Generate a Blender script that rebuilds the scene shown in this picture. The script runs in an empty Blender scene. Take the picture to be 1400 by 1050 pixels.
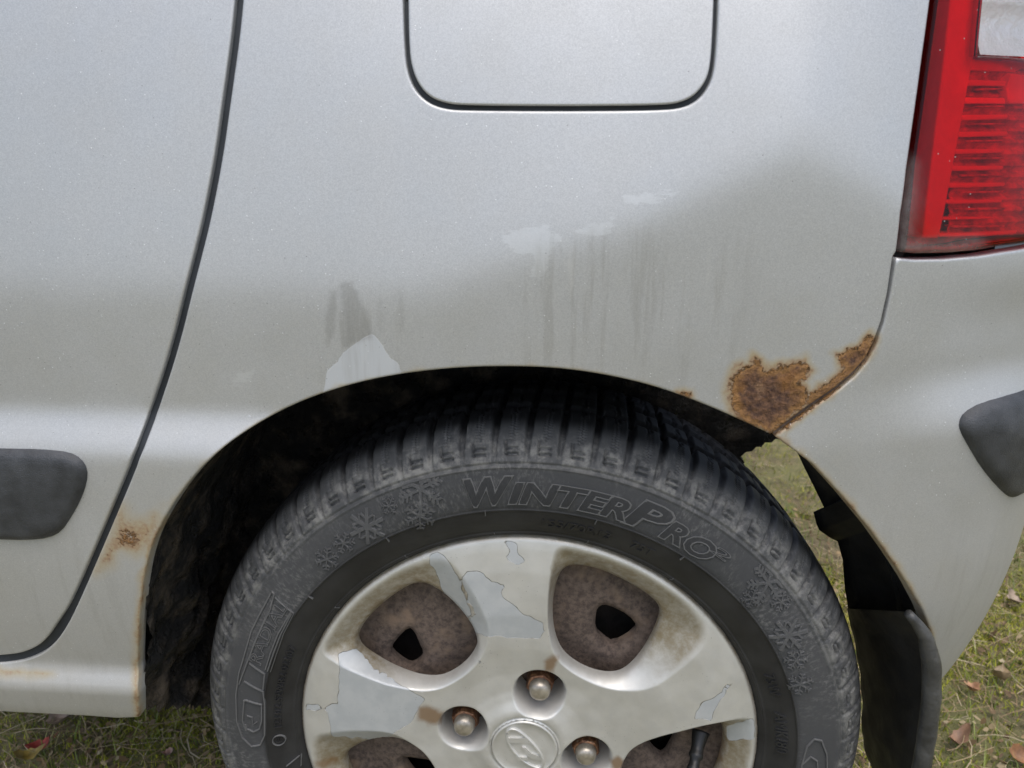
import bpy, bmesh, math, random
import numpy as np
from mathutils import Vector, noise
from mathutils.geometry import delaunay_2d_cdt

# ------------------------------------------------------------------ camera, world, sun, exposure
scene = bpy.context.scene
random.seed(7); RNG = np.random.default_rng(7)
ZC = 0.262                                   # hub height
PSI, TH, FPX = math.radians(3.97), math.radians(17.58), 1050.0
CR = np.array([math.cos(PSI), math.sin(PSI), 0.0])
CF = np.array([-math.sin(PSI)*math.cos(TH), math.cos(PSI)*math.cos(TH), -math.sin(TH)])
CU = np.cross(CR, CF)
CAM = np.array([0.02411, -0.49835, 0.71819])
cam_data = bpy.data.cameras.new('camera'); cam = bpy.data.objects.new('camera', cam_data)
scene.collection.objects.link(cam)
cam.location = CAM; cam.rotation_euler = (math.pi/2 - TH, 0, PSI)
cam_data.sensor_width = 36.0; cam_data.lens = 36.0*FPX/1400.0
cam_data.dof.use_dof = True; cam_data.dof.focus_distance = 0.60; cam_data.dof.aperture_fstop = 11.0
cam_data.clip_start = 0.02; cam_data.clip_end = 2000
scene.camera = cam
SUN_EL, SUN_AZ = math.radians(70), math.radians(165)   # azimuth clockwise from +Y
world = bpy.data.worlds.new('World'); scene.world = world; world.use_nodes = True
wn = world.node_tree.nodes; wl = world.node_tree.links
sky = wn.new('ShaderNodeTexSky'); sky.sky_type = 'NISHITA'; sky.sun_disc = False
sky.sun_elevation = SUN_EL; sky.sun_rotation = SUN_AZ
sky.air_density = 1.0; sky.dust_density = 3.0; sky.ozone_density = 1.0
bg = wn['Background']; bg.inputs['Strength'].default_value = 0.15
hsv = wn.new('ShaderNodeHueSaturation'); hsv.inputs['Saturation'].default_value = 0.74     # thin cloud: the sky is nearly white
wl.new(sky.outputs[0], hsv.inputs['Color']); wl.new(hsv.outputs[0], bg.inputs['Color'])
sd = bpy.data.lights.new('sun', 'SUN'); sd.energy = 0.8; sd.angle = math.radians(50); sd.color = (1.0, 0.975, 0.94)
sun = bpy.data.objects.new('sun', sd); scene.collection.objects.link(sun)
sdir = Vector((math.sin(SUN_AZ)*math.cos(SUN_EL), math.cos(SUN_AZ)*math.cos(SUN_EL), math.sin(SUN_EL)))
sun.rotation_euler = (-sdir).to_track_quat('-Z', 'Y').to_euler()
sun.location = (0, -3, 4)
vs = scene.view_settings
vs.view_transform = 'Standard'; vs.look = 'None'; vs.exposure = 0.46; vs.gamma = 1.0; vs.use_curve_mapping = False
try:
    scene.cycles.max_bounces = 10; scene.cycles.transparent_max_bounces = 12; scene.cycles.use_denoising = True
except Exception: pass

# ------------------------------------------------------------------ helpers: projection
def ray(px, py): return (px-700)/FPX*CR - (py-525)/FPX*CU + CF
def bp(px, py, y):
    d = ray(px, py); return CAM + (y-CAM[1])/d[1]*d
def proj(P):
    V = np.asarray(P) - CAM; w = V@CF
    return np.stack([700+FPX*(V@CR)/w, 525-FPX*(V@CU)/w], -1)
def cyl(px, py, r):                          # far crossing with the hub-axis cylinder -> (angle, y)
    d = ray(px, py); o = CAM - np.array([0, 0, ZC])
    a = d[0]**2+d[2]**2; b = 2*(o[0]*d[0]+o[2]*d[2]); c = o[0]**2+o[2]**2-r*r
    t = (-b+math.sqrt(max(b*b-4*a*c, 0)))/(2*a); p = o+t*d
    return math.atan2(p[2], p[0]), p[1]
def sstep(a, b, x):
    t = np.clip((x-a)/(b-a), 0, 1); return t*t*(3-2*t)

# ------------------------------------------------------------------ helpers: objects
COL = scene.collection
def link(o, parent=None):
    COL.objects.link(o)
    if parent is not None: o.parent = parent
    return o
def empty(name, loc=(0, 0, 0), parent=None):
    o = bpy.data.objects.new(name, None); o.location = loc; o.empty_display_size = 0.05
    return link(o, parent)
def mesh_obj(name, V, Fc, mat, parent=None, smooth=True, attrs=None):
    me = bpy.data.meshes.new(name)
    me.from_pydata([tuple(map(float, v)) for v in V], [], [tuple(map(int, f)) for f in Fc])
    if smooth: me.polygons.foreach_set('use_smooth', [True]*len(me.polygons))
    for k, a in (attrs or {}).items():
        at = me.attributes.new(k, 'FLOAT', 'POINT'); at.data.foreach_set('value', np.asarray(a, dtype=np.float32))
    me.update(); me.materials.append(mat)
    return link(bpy.data.objects.new(name, me), parent)
def tag(o, label=None, cat=None, group=None, kind=None):
    for k, v in (('label', label), ('category', cat), ('group', group), ('kind', kind)):
        if v: o[k] = v
    return o
def part_label(o, s): o['label'] = s; return o

# ------------------------------------------------------------------ helpers: 2D polygons
def inside(P, poly):
    x, y = P[:, 0], P[:, 1]; r = np.zeros(len(P), bool); n = len(poly)
    for i in range(n):
        x1, y1 = poly[i]; x2, y2 = poly[(i+1) % n]
        if y1 == y2: continue
        c = ((y1 > y) != (y2 > y)) & (x < (x2-x1)*(y-y1)/(y2-y1)+x1)
        r ^= c
    return r
def pdist(P, poly, closed=True):
    P = np.asarray(P, float); poly = np.asarray(poly, float)
    A = poly if closed else poly[:-1]; B = np.roll(poly, -1, 0) if closed else poly[1:]
    D = B-A; L = np.maximum((D**2).sum(1), 1e-18); out = np.full(len(P), 1e9)
    for s in range(0, len(P), 4000):
        Q = P[s:s+4000, None, :]-A[None]
        t = np.clip((Q*D[None]).sum(2)/L, 0, 1)
        out[s:s+4000] = np.sqrt(((Q-t[..., None]*D[None])**2).sum(2)).min(1)
    return out
def sdist(P, poly): return np.where(inside(P, poly), -1, 1)*pdist(P, poly)
def dens(poly, h, closed=True):
    poly = [np.array(p, float) for p in poly]; out = []; n = len(poly)
    for i in range(n if closed else n-1):
        a, b = poly[i], poly[(i+1) % n]; k = max(1, int(math.ceil(np.linalg.norm(b-a)/h)))
        out += [a+(b-a)*j/k for j in range(k)]
    if not closed: out.append(poly[-1])
    return np.array(out)
def smooth_poly(poly, it=2, closed=True):    # Chaikin
    P = [np.array(p, float) for p in poly]
    for _ in range(it):
        Q = []; n = len(P)
        rng = range(n) if closed else range(n-1)
        if not closed: Q.append(P[0])
        for i in rng:
            a, b = P[i], P[(i+1) % n]; Q += [a*.75+b*.25, a*.25+b*.75]
        if not closed: Q.append(P[-1])
        P = Q
    return P
def cdt(points, loops, keep):
    """points: free points; loops: closed loops (their segments are kept); keep(centroids)->bool"""
    V = [tuple(p) for p in points]; E = []
    for L in loops:
        b = len(V); V += [tuple(p) for p in L]; n = len(L)
        E += [(b+i, b+(i+1) % n) for i in range(n)]
    r = delaunay_2d_cdt([Vector((float(a), float(b))) for a, b in V], E, [], 0, 1e-7)
    vo = np.array([(v.x, v.y) for v in r[0]]); f = np.array([t for t in r[2] if len(t) == 3])
    c = vo[f].mean(1); f = f[keep(c)]
    a = vo[f]; ar = (a[:, 1, 0]-a[:, 0, 0])*(a[:, 2, 1]-a[:, 0, 1])-(a[:, 1, 1]-a[:, 0, 1])*(a[:, 2, 0]-a[:, 0, 0])
    f = f[np.abs(ar) > 1e-12]
    used = np.unique(f); m = -np.ones(len(vo), int); m[used] = np.arange(len(used))
    return vo[used], m[f]
def boundary(F):
    c = {}
    for t in F:
        for i in range(3):
            a, b = int(t[i]), int(t[(i+1) % 3]); c[(a, b)] = 1
    return [(a, b) for (a, b) in c if (b, a) not in c]
def wob(P, s, amp, seed=0.0):                # smooth 2D wobble for outlines of stains
    o = np.empty_like(P)
    for i, p in enumerate(P):
        v = Vector((p[0]*s+seed, p[1]*s-seed, seed))
        o[i, 0] = noise.noise(v); o[i, 1] = noise.noise(v+Vector((31.7, 12.1, 5.5)))
    return P+o*amp

# ------------------------------------------------------------------ helpers: materials
class NT:
    def __init__(s, name):
        s.m = bpy.data.materials.new(name); s.m.use_nodes = True
        s.t = s.m.node_tree; s.n = s.t.nodes; s.b = s.n['Principled BSDF']; s.out = s.n['Material Output']
    def L(s, a, b): s.t.links.new(a, b)
    def put(s, sock, v):
        if hasattr(v, 'links') or hasattr(v, 'is_linked'): s.L(v, sock)
        else:
            if isinstance(v, (tuple, list)) and len(v) == 3 and sock.type == 'RGBA': v = (*v, 1)
            sock.default_value = v
    def set(s, **k):
        for a, v in k.items(): s.put(s.b.inputs[a.replace('_', ' ')], v)
    def co(s, scale=(1, 1, 1)):
        if not hasattr(s, '_tc'): s._tc = s.n.new('ShaderNodeTexCoord')
        if scale == (1, 1, 1): return s._tc.outputs['Object']
        mp = s.n.new('ShaderNodeMapping'); mp.inputs['Scale'].default_value = scale
        s.L(s._tc.outputs['Object'], mp.inputs[0]); return mp.outputs[0]
    def noise(s, scale, detail=4, rough=.55, stretch=(1, 1, 1), dist=0):
        n = s.n.new('ShaderNodeTexNoise'); s.L(s.co(stretch), n.inputs['Vector'])
        n.inputs['Scale'].default_value = scale; n.inputs['Detail'].default_value = detail
        n.inputs['Roughness'].default_value = rough; n.inputs['Distortion'].default_value = dist
        return n.outputs['Fac']
    def vor(s, scale, feature='F1', out='Distance', rnd=1.0, stretch=(1, 1, 1)):
        n = s.n.new('ShaderNodeTexVoronoi'); s.L(s.co(stretch), n.inputs['Vector']); n.feature = feature
        n.inputs['Scale'].default_value = scale; n.inputs['Randomness'].default_value = rnd
        return n.outputs[out]
    def attr(s, name):
        n = s.n.new('ShaderNodeAttribute'); n.attribute_name = name; return n.outputs['Fac']
    def math(s, op, a, b=0.0, c=None):
        n = s.n.new('ShaderNodeMath'); n.operation = op; s.put(n.inputs[0], a); s.put(n.inputs[1], b)
        if c is not None: s.put(n.inputs[2], c)
        return n.outputs[0]
    def rng(s, v, a, b, c=0.0, d=1.0, smooth=True):
        n = s.n.new('ShaderNodeMapRange'); n.interpolation_type = 'SMOOTHSTEP' if smooth else 'LINEAR'
        s.put(n.inputs[0], v)
        for i, x in enumerate((a, b, c, d)): s.put(n.inputs[i+1], x)
        return n.outputs[0]
    def mix(s, f, a, b):
        n = s.n.new('ShaderNodeMix'); n.data_type = 'RGBA'; s.put(n.inputs[0], f); s.put(n.inputs[6], a); s.put(n.inputs[7], b)
        return n.outputs[2]
    def fmix(s, f, a, b):
        n = s.n.new('ShaderNodeMix'); n.data_type = 'FLOAT'; s.put(n.inputs[0], f); s.put(n.inputs[2], a); s.put(n.inputs[3], b)
        return n.outputs[0]
    def bump(s, h, strength=.3, dist=.001, normal=None):
        n = s.n.new('ShaderNodeBump'); n.inputs['Strength'].default_value = strength; n.inputs['Distance'].default_value = dist
        s.put(n.inputs['Height'], h)
        if normal is not None: s.L(normal, n.inputs['Normal'])
        return n.outputs[0]
    def z(s):
        n = s.n.new('ShaderNodeNewGeometry'); x = s.n.new('ShaderNodeSeparateXYZ'); s.L(n.outputs['Position'], x.inputs[0])
        return x.outputs[2]

RUST = ((.095, .050, .036), (.30, .155, .082), (.46, .27, .15))
def rust_color(t):
    c = t.mix(t.rng(t.noise(260, 6, .65), .35, .7), RUST[0], RUST[1])
    c = t.mix(t.rng(t.noise(90, 5, .6), .5, .72), c, RUST[2])
    c = t.mix(t.rng(t.noise(48, 4, .6), .52, .70), c, (.36, .17, .055))
    return t.mix(t.rng(t.noise(700, 4, .7), .60, .75), c, (.03, .018, .014))

def make_paint():
    t = NT('silver_metallic_paint')
    n1 = t.noise(420, 4, .6); n2 = t.noise(70, 4, .55)
    ar = t.attr('rust'); ar2 = t.math('ADD', ar, t.math('MULTIPLY', t.math('SUBTRACT', n1, .5), .55))
    ar2 = t.math('ADD', ar2, t.math('MULTIPLY', t.math('SUBTRACT', n2, .5), .45))
    rust = t.rng(ar2, .46, .58); halo = t.rng(t.math('ADD', ar, t.math('MULTIPLY', t.math('SUBTRACT', n2, .5), .25)), .06, .46)
    bare = t.rng(t.math('ADD', t.attr('bare'), t.math('MULTIPLY', t.math('SUBTRACT', n1, .5), .12)), .46, .54)
    # grime that lies on the lower body and runs down in streaks
    z = t.z()
    low = t.rng(z, .66, .30, 0, 1)
    grime = t.math('MULTIPLY', low, t.rng(t.noise(9, 6, .65), .25, .8, .35, 1))
    streak = t.math('MULTIPLY', t.attr('streak'), t.rng(t.noise(130, 6, .65, (1, 1, .07)), .50, .66))
    streak_w = t.math('MULTIPLY', t.attr('streak'), t.rng(t.noise(75, 5, .7, (1, 1, .14)), .58, .72))
    base = t.mix(t.rng(t.noise(3, 3), .3, .7), (.58, .585, .58), (.63, .635, .63))
    flake = t.vor(2100, out='Color')
    fsep = t.n.new('ShaderNodeSeparateColor'); t.L(flake, fsep.inputs[0])
    base = t.mix(t.rng(fsep.outputs[0], .0, 1, 0, .45), base, (.40, .405, .41))
    base = t.mix(bare, base, (.60, .62, .635))
    chalk = t.rng(t.math('ADD', t.attr('chalk'), t.math('MULTIPLY', t.math('SUBTRACT', t.noise(110, 9, .8, (.25, .25, 1.3)), .5), 2.2)), .52, .60)
    base = t.mix(t.math('MULTIPLY', chalk, .50), base, (.70, .71, .71))
    base = t.mix(t.math('MULTIPLY', t.math('MULTIPLY', t.attr('damp'), t.rng(t.noise(70, 6, .7, (1, 1, .2)), .25, .6)), .40), base, (.25, .245, .23))
    base = t.mix(t.math('MULTIPLY', grime, .72), base, (.46, .44, .385))
    base = t.mix(t.math('MULTIPLY', streak, .24), base, (.27, .255, .22))
    base = t.mix(t.math('MULTIPLY', streak_w, .30), base, (.72, .71, .68))
    base = t.mix(t.math('MULTIPLY', halo, .85), base, t.mix(t.rng(ar2, .25, .5), (.45, .36, .19), (.36, .20, .08)))
    # dust motes and scratches
    sp = t.n.new('ShaderNodeTexVoronoi'); t.L(t.co(), sp.inputs['Vector']); sp.inputs['Scale'].default_value = 330
    sps = t.n.new('ShaderNodeSeparateColor'); t.L(sp.outputs['Color'], sps.inputs[0])
    mote = t.math('MULTIPLY', t.rng(sp.outputs['Distance'], .16, .07), t.math('GREATER_THAN', sps.outputs[0], .80))
    mote = t.math('MULTIPLY', mote, t.rng(t.noise(5, 3), .38, .62))
    base = t.mix(t.math('MULTIPLY', mote, .9), base, (.88, .89, .9))
    base = t.mix(t.math('MULTIPLY', t.math('MULTIPLY', t.rng(sp.outputs['Distance'], .14, .05), t.math('LESS_THAN', sps.outputs[1], .02)), .8), base, (.12, .11, .1))
    flk = t.math('MULTIPLY', t.math('MULTIPLY', t.rng(ar2, .36, .43), t.rng(ar2, .52, .46)), t.math('MULTIPLY', t.rng(ar, .47, .53), t.rng(t.noise(210, 4, .6), .50, .58)))
    base = t.mix(t.math('MULTIPLY', flk, .85), base, (.78, .76, .70))
    base = t.mix(rust, base, t.mix(t.rng(ar2, .52, .9), (.48, .25, .09), rust_color(t)))
    nm = t.math('SUBTRACT', 1.0, t.math('MAXIMUM', rust, t.math('MULTIPLY', halo, .6)))
    met = t.math('MULTIPLY', nm, t.fmix(grime, .66, .34))
    met = t.math('MULTIPLY', met, t.fmix(bare, 1.0, .55))
    t.set(Base_Color=base, Metallic=met)
    rg = t.fmix(rust, t.fmix(bare, t.rng(t.noise(30, 4), .3, .7, .50, .58), .64), .88)
    rg = t.math('ADD', rg, t.math('MULTIPLY', grime, .14)); t.set(Roughness=rg)
    cw = t.math('MULTIPLY', nm, t.math('MULTIPLY', t.math('SUBTRACT', 1.0, bare), t.fmix(grime, .50, .12)))
    t.set(Coat_Weight=cw, Coat_Roughness=t.rng(t.noise(14, 5), .3, .7, .12, .24))
    h = t.math('MULTIPLY', rust, t.math('ADD', t.noise(330, 7, .7), t.math('MULTIPLY', t.vor(160), .8)))
    b1 = t.bump(h, 1.0, .0045)
    b2 = t.bump(t.math('MULTIPLY', bare, -1.0), .5, .0002, b1)
    b3 = t.bump(t.noise(2200, 3, .6), .16, .0004, b2)
    t.set(Normal=t.bump(mote, .5, .0004, b3))
    return t.m

def make_simple(name, col, rough=.6, metal=0.0, nscale=60, var=.35, bscale=300, bstr=.3, bdist=.001, coat=0.0):
    t = NT(name)
    dark = tuple(c*(1-var) for c in col); light = tuple(min(1, c*(1+var)) for c in col)
    t.set(Base_Color=t.mix(t.rng(t.noise(nscale, 6, .6), .25, .75), dark, light), Metallic=metal,
          Roughness=t.rng(t.noise(nscale*1.7, 4), .3, .7, rough*.85, min(1, rough*1.12)),
          Normal=t.bump(t.noise(bscale, 5, .6), bstr, bdist))
    if coat: t.set(Coat_Weight=coat)
    return t.m

def make_tyre():
    t = NT('tyre_rubber')
    r = t.n.new('ShaderNodeSeparateXYZ'); t.L(t.co(), r.inputs[0])
    rad = t.math('SQRT', t.math('ADD', t.math('POWER', r.outputs[0], 2.0), t.math('POWER', r.outputs[2], 2.0)))
    ang = t.math('ARCTAN2', r.outputs[2], r.outputs[0])
    outer = t.rng(rad, .2075, .213)
    # dried mud film, scuffed in radial scratches on the outer sidewall, heavier towards the tread
    cmb = t.n.new('ShaderNodeCombineXYZ'); t.put(cmb.inputs[0], t.math('MULTIPLY', ang, 26.0)); t.put(cmb.inputs[1], t.math('MULTIPLY', rad, 55.0))
    ns = t.n.new('ShaderNodeTexNoise'); t.L(cmb.outputs[0], ns.inputs['Vector']); ns.inputs['Scale'].default_value = 3.2; ns.inputs['Detail'].default_value = 9; ns.inputs['Roughness'].default_value = .72
    patch = t.rng(t.noise(20, 4, .55), .42, .66)
    dust = t.math('MULTIPLY', t.math('MULTIPLY', t.rng(ns.outputs['Fac'], .46, .66), patch), outer)
    mud = t.math('MULTIPLY', t.rng(rad, .236, .246), t.math('MULTIPLY', t.rng(t.noise(90, 7, .7), .42, .68), t.rng(rad, .2655, .252)))
    c = t.mix(t.rng(t.noise(40, 4), .3, .7), (.020, .020, .021), (.034, .034, .035))
    c = t.mix(t.math('MULTIPLY', outer, .8), c, (.080, .082, .084))
    c = t.mix(t.math('MULTIPLY', dust, .70), c, (.235, .232, .222))
    c = t.mix(t.math('MULTIPLY', mud, .80), c, (.26, .255, .235))
    c = t.mix(t.rng(r.outputs[1], .008, .024), c, (.012, .012, .0125))      # shade under the arch, painted dark into the running surface
    # fine radial corduroy of the sidewall
    cmb2 = t.n.new('ShaderNodeCombineXYZ'); t.put(cmb2.inputs[0], t.math('MULTIPLY', ang, 150.0))
    wv = t.n.new('ShaderNodeTexWave'); t.L(cmb2.outputs[0], wv.inputs['Vector']); wv.inputs['Scale'].default_value = 1.0
    rib = t.math('MULTIPLY', wv.outputs['Fac'], t.math('MULTIPLY', outer, t.rng(rad, .2405, .2385)))
    cmb3 = t.n.new('ShaderNodeCombineXYZ'); t.put(cmb3.inputs[0], t.math('MULTIPLY', ang, 90.0)); t.put(cmb3.inputs[1], t.math('MULTIPLY', rad, 120.0)); t.put(cmb3.inputs[2], t.math('MULTIPLY', ang, 3.0))
    n3 = t.n.new('ShaderNodeTexNoise'); t.L(cmb3.outputs[0], n3.inputs['Vector']); n3.inputs['Scale'].default_value = 1.6; n3.inputs['Detail'].default_value = 6; n3.inputs['Roughness'].default_value = .7
    hair = t.math('MULTIPLY', t.rng(n3.outputs['Fac'], .60, .74), t.math('MULTIPLY', outer, t.rng(t.noise(13, 4), .42, .62)))
    c = t.mix(t.math('MULTIPLY', hair, .55), c, (.24, .235, .225))
    c = t.mix(t.math('MULTIPLY', t.attr('clean'), .75), c, (.038, .039, .041)); c = t.mix(t.math('MULTIPLY', t.attr('edge'), .70), c, (.19, .19, .187))
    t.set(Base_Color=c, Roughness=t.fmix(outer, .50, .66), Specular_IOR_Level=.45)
    b = t.bump(rib, .6, .0006)
    t.set(Normal=t.bump(t.noise(420, 6, .65), .22, .0006, b))
    return t.m

def make_hubcap():
    t = NT('hubcap_paint')
    n1 = t.noise(380, 4, .6)
    peel = t.rng(t.math('ADD', t.attr('peel'), t.math('MULTIPLY', t.math('SUBTRACT', n1, .5), .10)), .47, .53)
    edge = t.math('MULTIPLY', t.rng(t.attr('peel'), .40, .5), t.rng(t.attr('peel'), .60, .5))
    st = t.rng(t.math('ADD', t.attr('stain'), t.math('MULTIPLY', t.math('SUBTRACT', t.noise(120, 5, .65), .5), .5)), .15, .9)
    base = t.mix(t.rng(t.noise(55, 5), .3, .7), (.62, .612, .575), (.70, .69, .65))
    base = t.mix(t.math('MULTIPLY', t.attr('grime'), t.rng(t.noise(150, 6, .7), .2, .7, .35, .9)), base, (.25, .185, .085))
    base = t.mix(peel, base, t.mix(t.rng(t.noise(90, 5), .35, .7), (.485, .505, .51), (.545, .56, .56)))
    base = t.mix(t.math('MULTIPLY', t.math('MULTIPLY', edge, t.rng(t.noise(140, 4), .45, .65)), .6), base, (.24, .21, .15))
    base = t.mix(t.math('MULTIPLY', st, .75), base, (.27, .135, .035))
    spk = t.rng(t.vor(330), .10, .04); base = t.mix(t.math('MULTIPLY', spk, t.rng(t.noise(25, 2), .5, .62)), base, (.10, .085, .07))
    t.set(Base_Color=base, Metallic=t.fmix(peel, .50, .25), Roughness=t.fmix(peel, t.rng(t.noise(60, 4), .3, .7, .42, .55), .55))
    t.set(Coat_Weight=.12, Coat_Roughness=.3)
    b = t.bump(t.math('MULTIPLY', peel, -1.0), 1.0, .0011)
    t.set(Normal=t.bump(t.noise(700, 4, .6), .12, .0005, b))
    return t.m

def make_rust(name='rusty_steel'):
    t = NT(name)
    c = t.mix(t.rng(t.noise(210, 6, .7), .3, .7), (.085, .064, .053), (.22, .165, .13))
    c = t.mix(t.rng(t.noise(45, 5, .6), .5, .75), c, (.28, .20, .14))
    t.set(Base_Color=c, Roughness=.85, Metallic=.1, Normal=t.bump(t.noise(420, 8, .75), .7, .0012))
    return t.m

def make_lens(name, col, rough=.06):
    m = bpy.data.materials.new(name); m.use_nodes = True; n = m.node_tree.nodes; l = m.node_tree.links
    n.remove(n['Principled BSDF'])
    tr = n.new('ShaderNodeBsdfTransparent'); tr.inputs[0].default_value = (*col, 1)
    gl = n.new('ShaderNodeBsdfGlossy'); gl.inputs['Roughness'].default_value = rough
    df = n.new('ShaderNodeBsdfDiffuse'); df.inputs[0].default_value = (.55, .50, .48, 1)
    fr = n.new('ShaderNodeFresnel'); fr.inputs[0].default_value = 1.35
    tc = n.new('ShaderNodeTexCoord')
    v = n.new('ShaderNodeTexVoronoi'); v.inputs['Scale'].default_value = 260; l.new(tc.outputs['Object'], v.inputs[0])
    ns = n.new('ShaderNodeTexNoise'); ns.inputs['Scale'].default_value = 130; ns.inputs['Detail'].default_value = 9; ns.inputs['Roughness'].default_value = .75; l.new(tc.outputs['Object'], ns.inputs[0])
    at = n.new('ShaderNodeAttribute'); at.attribute_name = 'grime'
    mr = n.new('ShaderNodeMapRange'); mr.inputs[1].default_value = .13; mr.inputs[2].default_value = .05; mr.inputs[3].default_value = 0; mr.inputs[4].default_value = .75; l.new(v.outputs['Distance'], mr.inputs[0])
    sc = n.new('ShaderNodeSeparateColor'); l.new(v.outputs['Color'], sc.inputs[0])
    gt = n.new('ShaderNodeMath'); gt.operation = 'GREATER_THAN'; gt.inputs[1].default_value = .86; l.new(sc.outputs[0], gt.inputs[0])
    mm = n.new('ShaderNodeMath'); mm.operation = 'MULTIPLY'; l.new(mr.outputs[0], mm.inputs[0]); l.new(gt.outputs[0], mm.inputs[1])
    g2 = n.new('ShaderNodeMath'); g2.operation = 'MULTIPLY'; l.new(at.outputs['Fac'], g2.inputs[0]); l.new(ns.outputs['Fac'], g2.inputs[1])
    ad = n.new('ShaderNodeMath'); ad.operation = 'ADD'; ad.use_clamp = True; l.new(mm.outputs[0], ad.inputs[0]); l.new(g2.outputs[0], ad.inputs[1])
    m1 = n.new('ShaderNodeMixShader'); l.new(fr.outputs[0], m1.inputs[0]); l.new(tr.outputs[0], m1.inputs[1]); l.new(gl.outputs[0], m1.inputs[2])
    m2 = n.new('ShaderNodeMixShader'); l.new(ad.outputs[0], m2.inputs[0]); l.new(m1.outputs[0], m2.inputs[1]); l.new(df.outputs[0], m2.inputs[2])
    l.new(m2.outputs[0], n['Material Output'].inputs[0])
    return m

M = dict(paint=make_paint(), tyre=make_tyre(), hub=make_hubcap(), rust=make_rust())
M['trim'] = make_simple('charcoal_plastic', (.050, .053, .058), .42, 0, 60, .40, 1100, .7, .0008)
def make_underseal():
    t = NT('black_underseal')
    c = t.mix(t.rng(t.noise(35, 6, .65), .45, .72), (.011, .0105, .010), (.15, .118, .085))
    t.set(Base_Color=c, Roughness=t.rng(t.noise(60, 4), .4, .6, .25, .75), Normal=t.bump(t.noise(110, 8, .7), 1.0, .008)); return t.m
M['black'] = make_underseal()
M['liner'] = make_simple('black_liner_plastic', (.017, .0165, .016), .55, 0, 30, .5, 260, .3, .001)
M['gap'] = make_simple('dark_seal', (.012, .013, .014), .8, 0, 50, .3, 200, .2)
M['flap'] = make_simple('weathered_rubber', (.062, .062, .060), .40, 0, 45, .5, 230, .6, .0015)
M['drum'] = make_simple('dark_brake_drum', (.020, .015, .012), .9, .2, 50, .5, 200, .5)
M['chrome'] = make_simple('reflector_chrome', (.92, .91, .90), .25, .25, 30, .08, 60, .5, .004)
M['nutcap'] = make_simple('worn_nut_cap', (.45, .41, .35), .45, .75, 120, .35, 500, .25, .0005)
M['valve'] = make_simple('valve_rubber', (.012, .012, .012), .45, 0, 60, .3, 300, .2)
def make_nut():
    t = NT('rusty_nut')
    c = t.mix(t.rng(t.noise(180, 6, .7), .4, .68), (.12, .055, .03), (.40, .21, .11))
    c = t.mix(t.rng(t.noise(320, 4), .6, .75), c, (.48, .40, .32))
    t.set(Base_Color=c, Metallic=.55, Roughness=.5, Normal=t.bump(t.noise(600, 5), .5, .0006)); return t.m
M['nut'] = make_nut()
M['seal'] = make_simple('rubber_seal', (.030, .035, .042), .6, 0, 40, .2, 200, .2)
M['lens_red'] = make_lens('red_lens', (1.0, .007, .036)); M['lens_clear'] = make_lens('clear_lens', (.97, .96, .95), .03)
M['lamp_dark'] = make_simple('lamp_recess', (.62, .52, .52), .5, 0, 120, .5, 300, .3)
M['lamp_bright'] = make_simple('lamp_rib', (.93, .92, .91), .35, 0, 90, .06, 900, .3)

# ------------------------------------------------------------------ the side of the car as a surface over (u, z)
_u = np.linspace(-1.0, .60, 3201)
_a = np.radians(12)*sstep(.10, .22, _u) + np.radians(70)*np.clip((_u-.258)/.165, 0, 1)
_h = _u[1]-_u[0]
_bx = np.concatenate([[0], np.cumsum(np.cos((_a[1:]+_a[:-1])/2))*_h]); _by = np.concatenate([[0], np.cumsum(np.sin((_a[1:]+_a[:-1])/2))*_h])
_bx = _bx-np.interp(0, _u, _bx); _by = _by-np.interp(0, _u, _by)
_zu = np.linspace(-.8, .6, 561); _zc = np.interp(_zu, [-.8,-.07,-.008,.065,.152,.20,.24,.30], [.627,.627,.648,.670,.716,.692,.660,.64])
_zc = np.convolve(np.pad(_zc, 8, mode='edge'), np.hanning(17)/np.hanning(17).sum(), 'valid')
def Pout(u, z):
    zc = np.interp(u, _zu, _zc)
    w = .007
    s = (z-zc)/w
    under = math.tan(math.radians(.3))+math.tan(math.radians(.7))*sstep(-.10, .06, u)
    o = .0335+under*(z-.60)-(np.tan(np.radians(8.5+2.5*sstep(-.12, .05, u)))+under)*w*np.logaddexp(0, s)
    o = o-.10*np.clip(z-.74, 0, 1)**2*3
    zl = .530+.022*sstep(.10, .30, u)
    o = o+.0125*(1-.85*sstep(-.12, .0, u)+.95*sstep(.20, .31, u))*sstep(zl+.020+.012*sstep(.12, .26, u), zl-.016, z)
    o = o-.002*sstep(.22, .30, u)*np.exp(-((z-.612)/.022)**2)
    k = .85+.25*sstep(.15, .25, u)
    o = o-k*np.clip(.455-z, 0, 1)**2
    side = 1-sstep(-.02, .05, u)
    o = o+side*(.011*sstep(.343, .322, z)-12*np.clip(.303-z, 0, 1)**2)
    return o
def surf(u, z, off=0.0):
    u = np.asarray(u, float); z = np.asarray(z, float)
    o = Pout(u, z)+off; a = np.interp(u, _u, _a)
    return np.stack([np.interp(u, _u, _bx)+o*np.sin(a), np.interp(u, _u, _by)-o*np.cos(a), z], -1)
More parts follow.
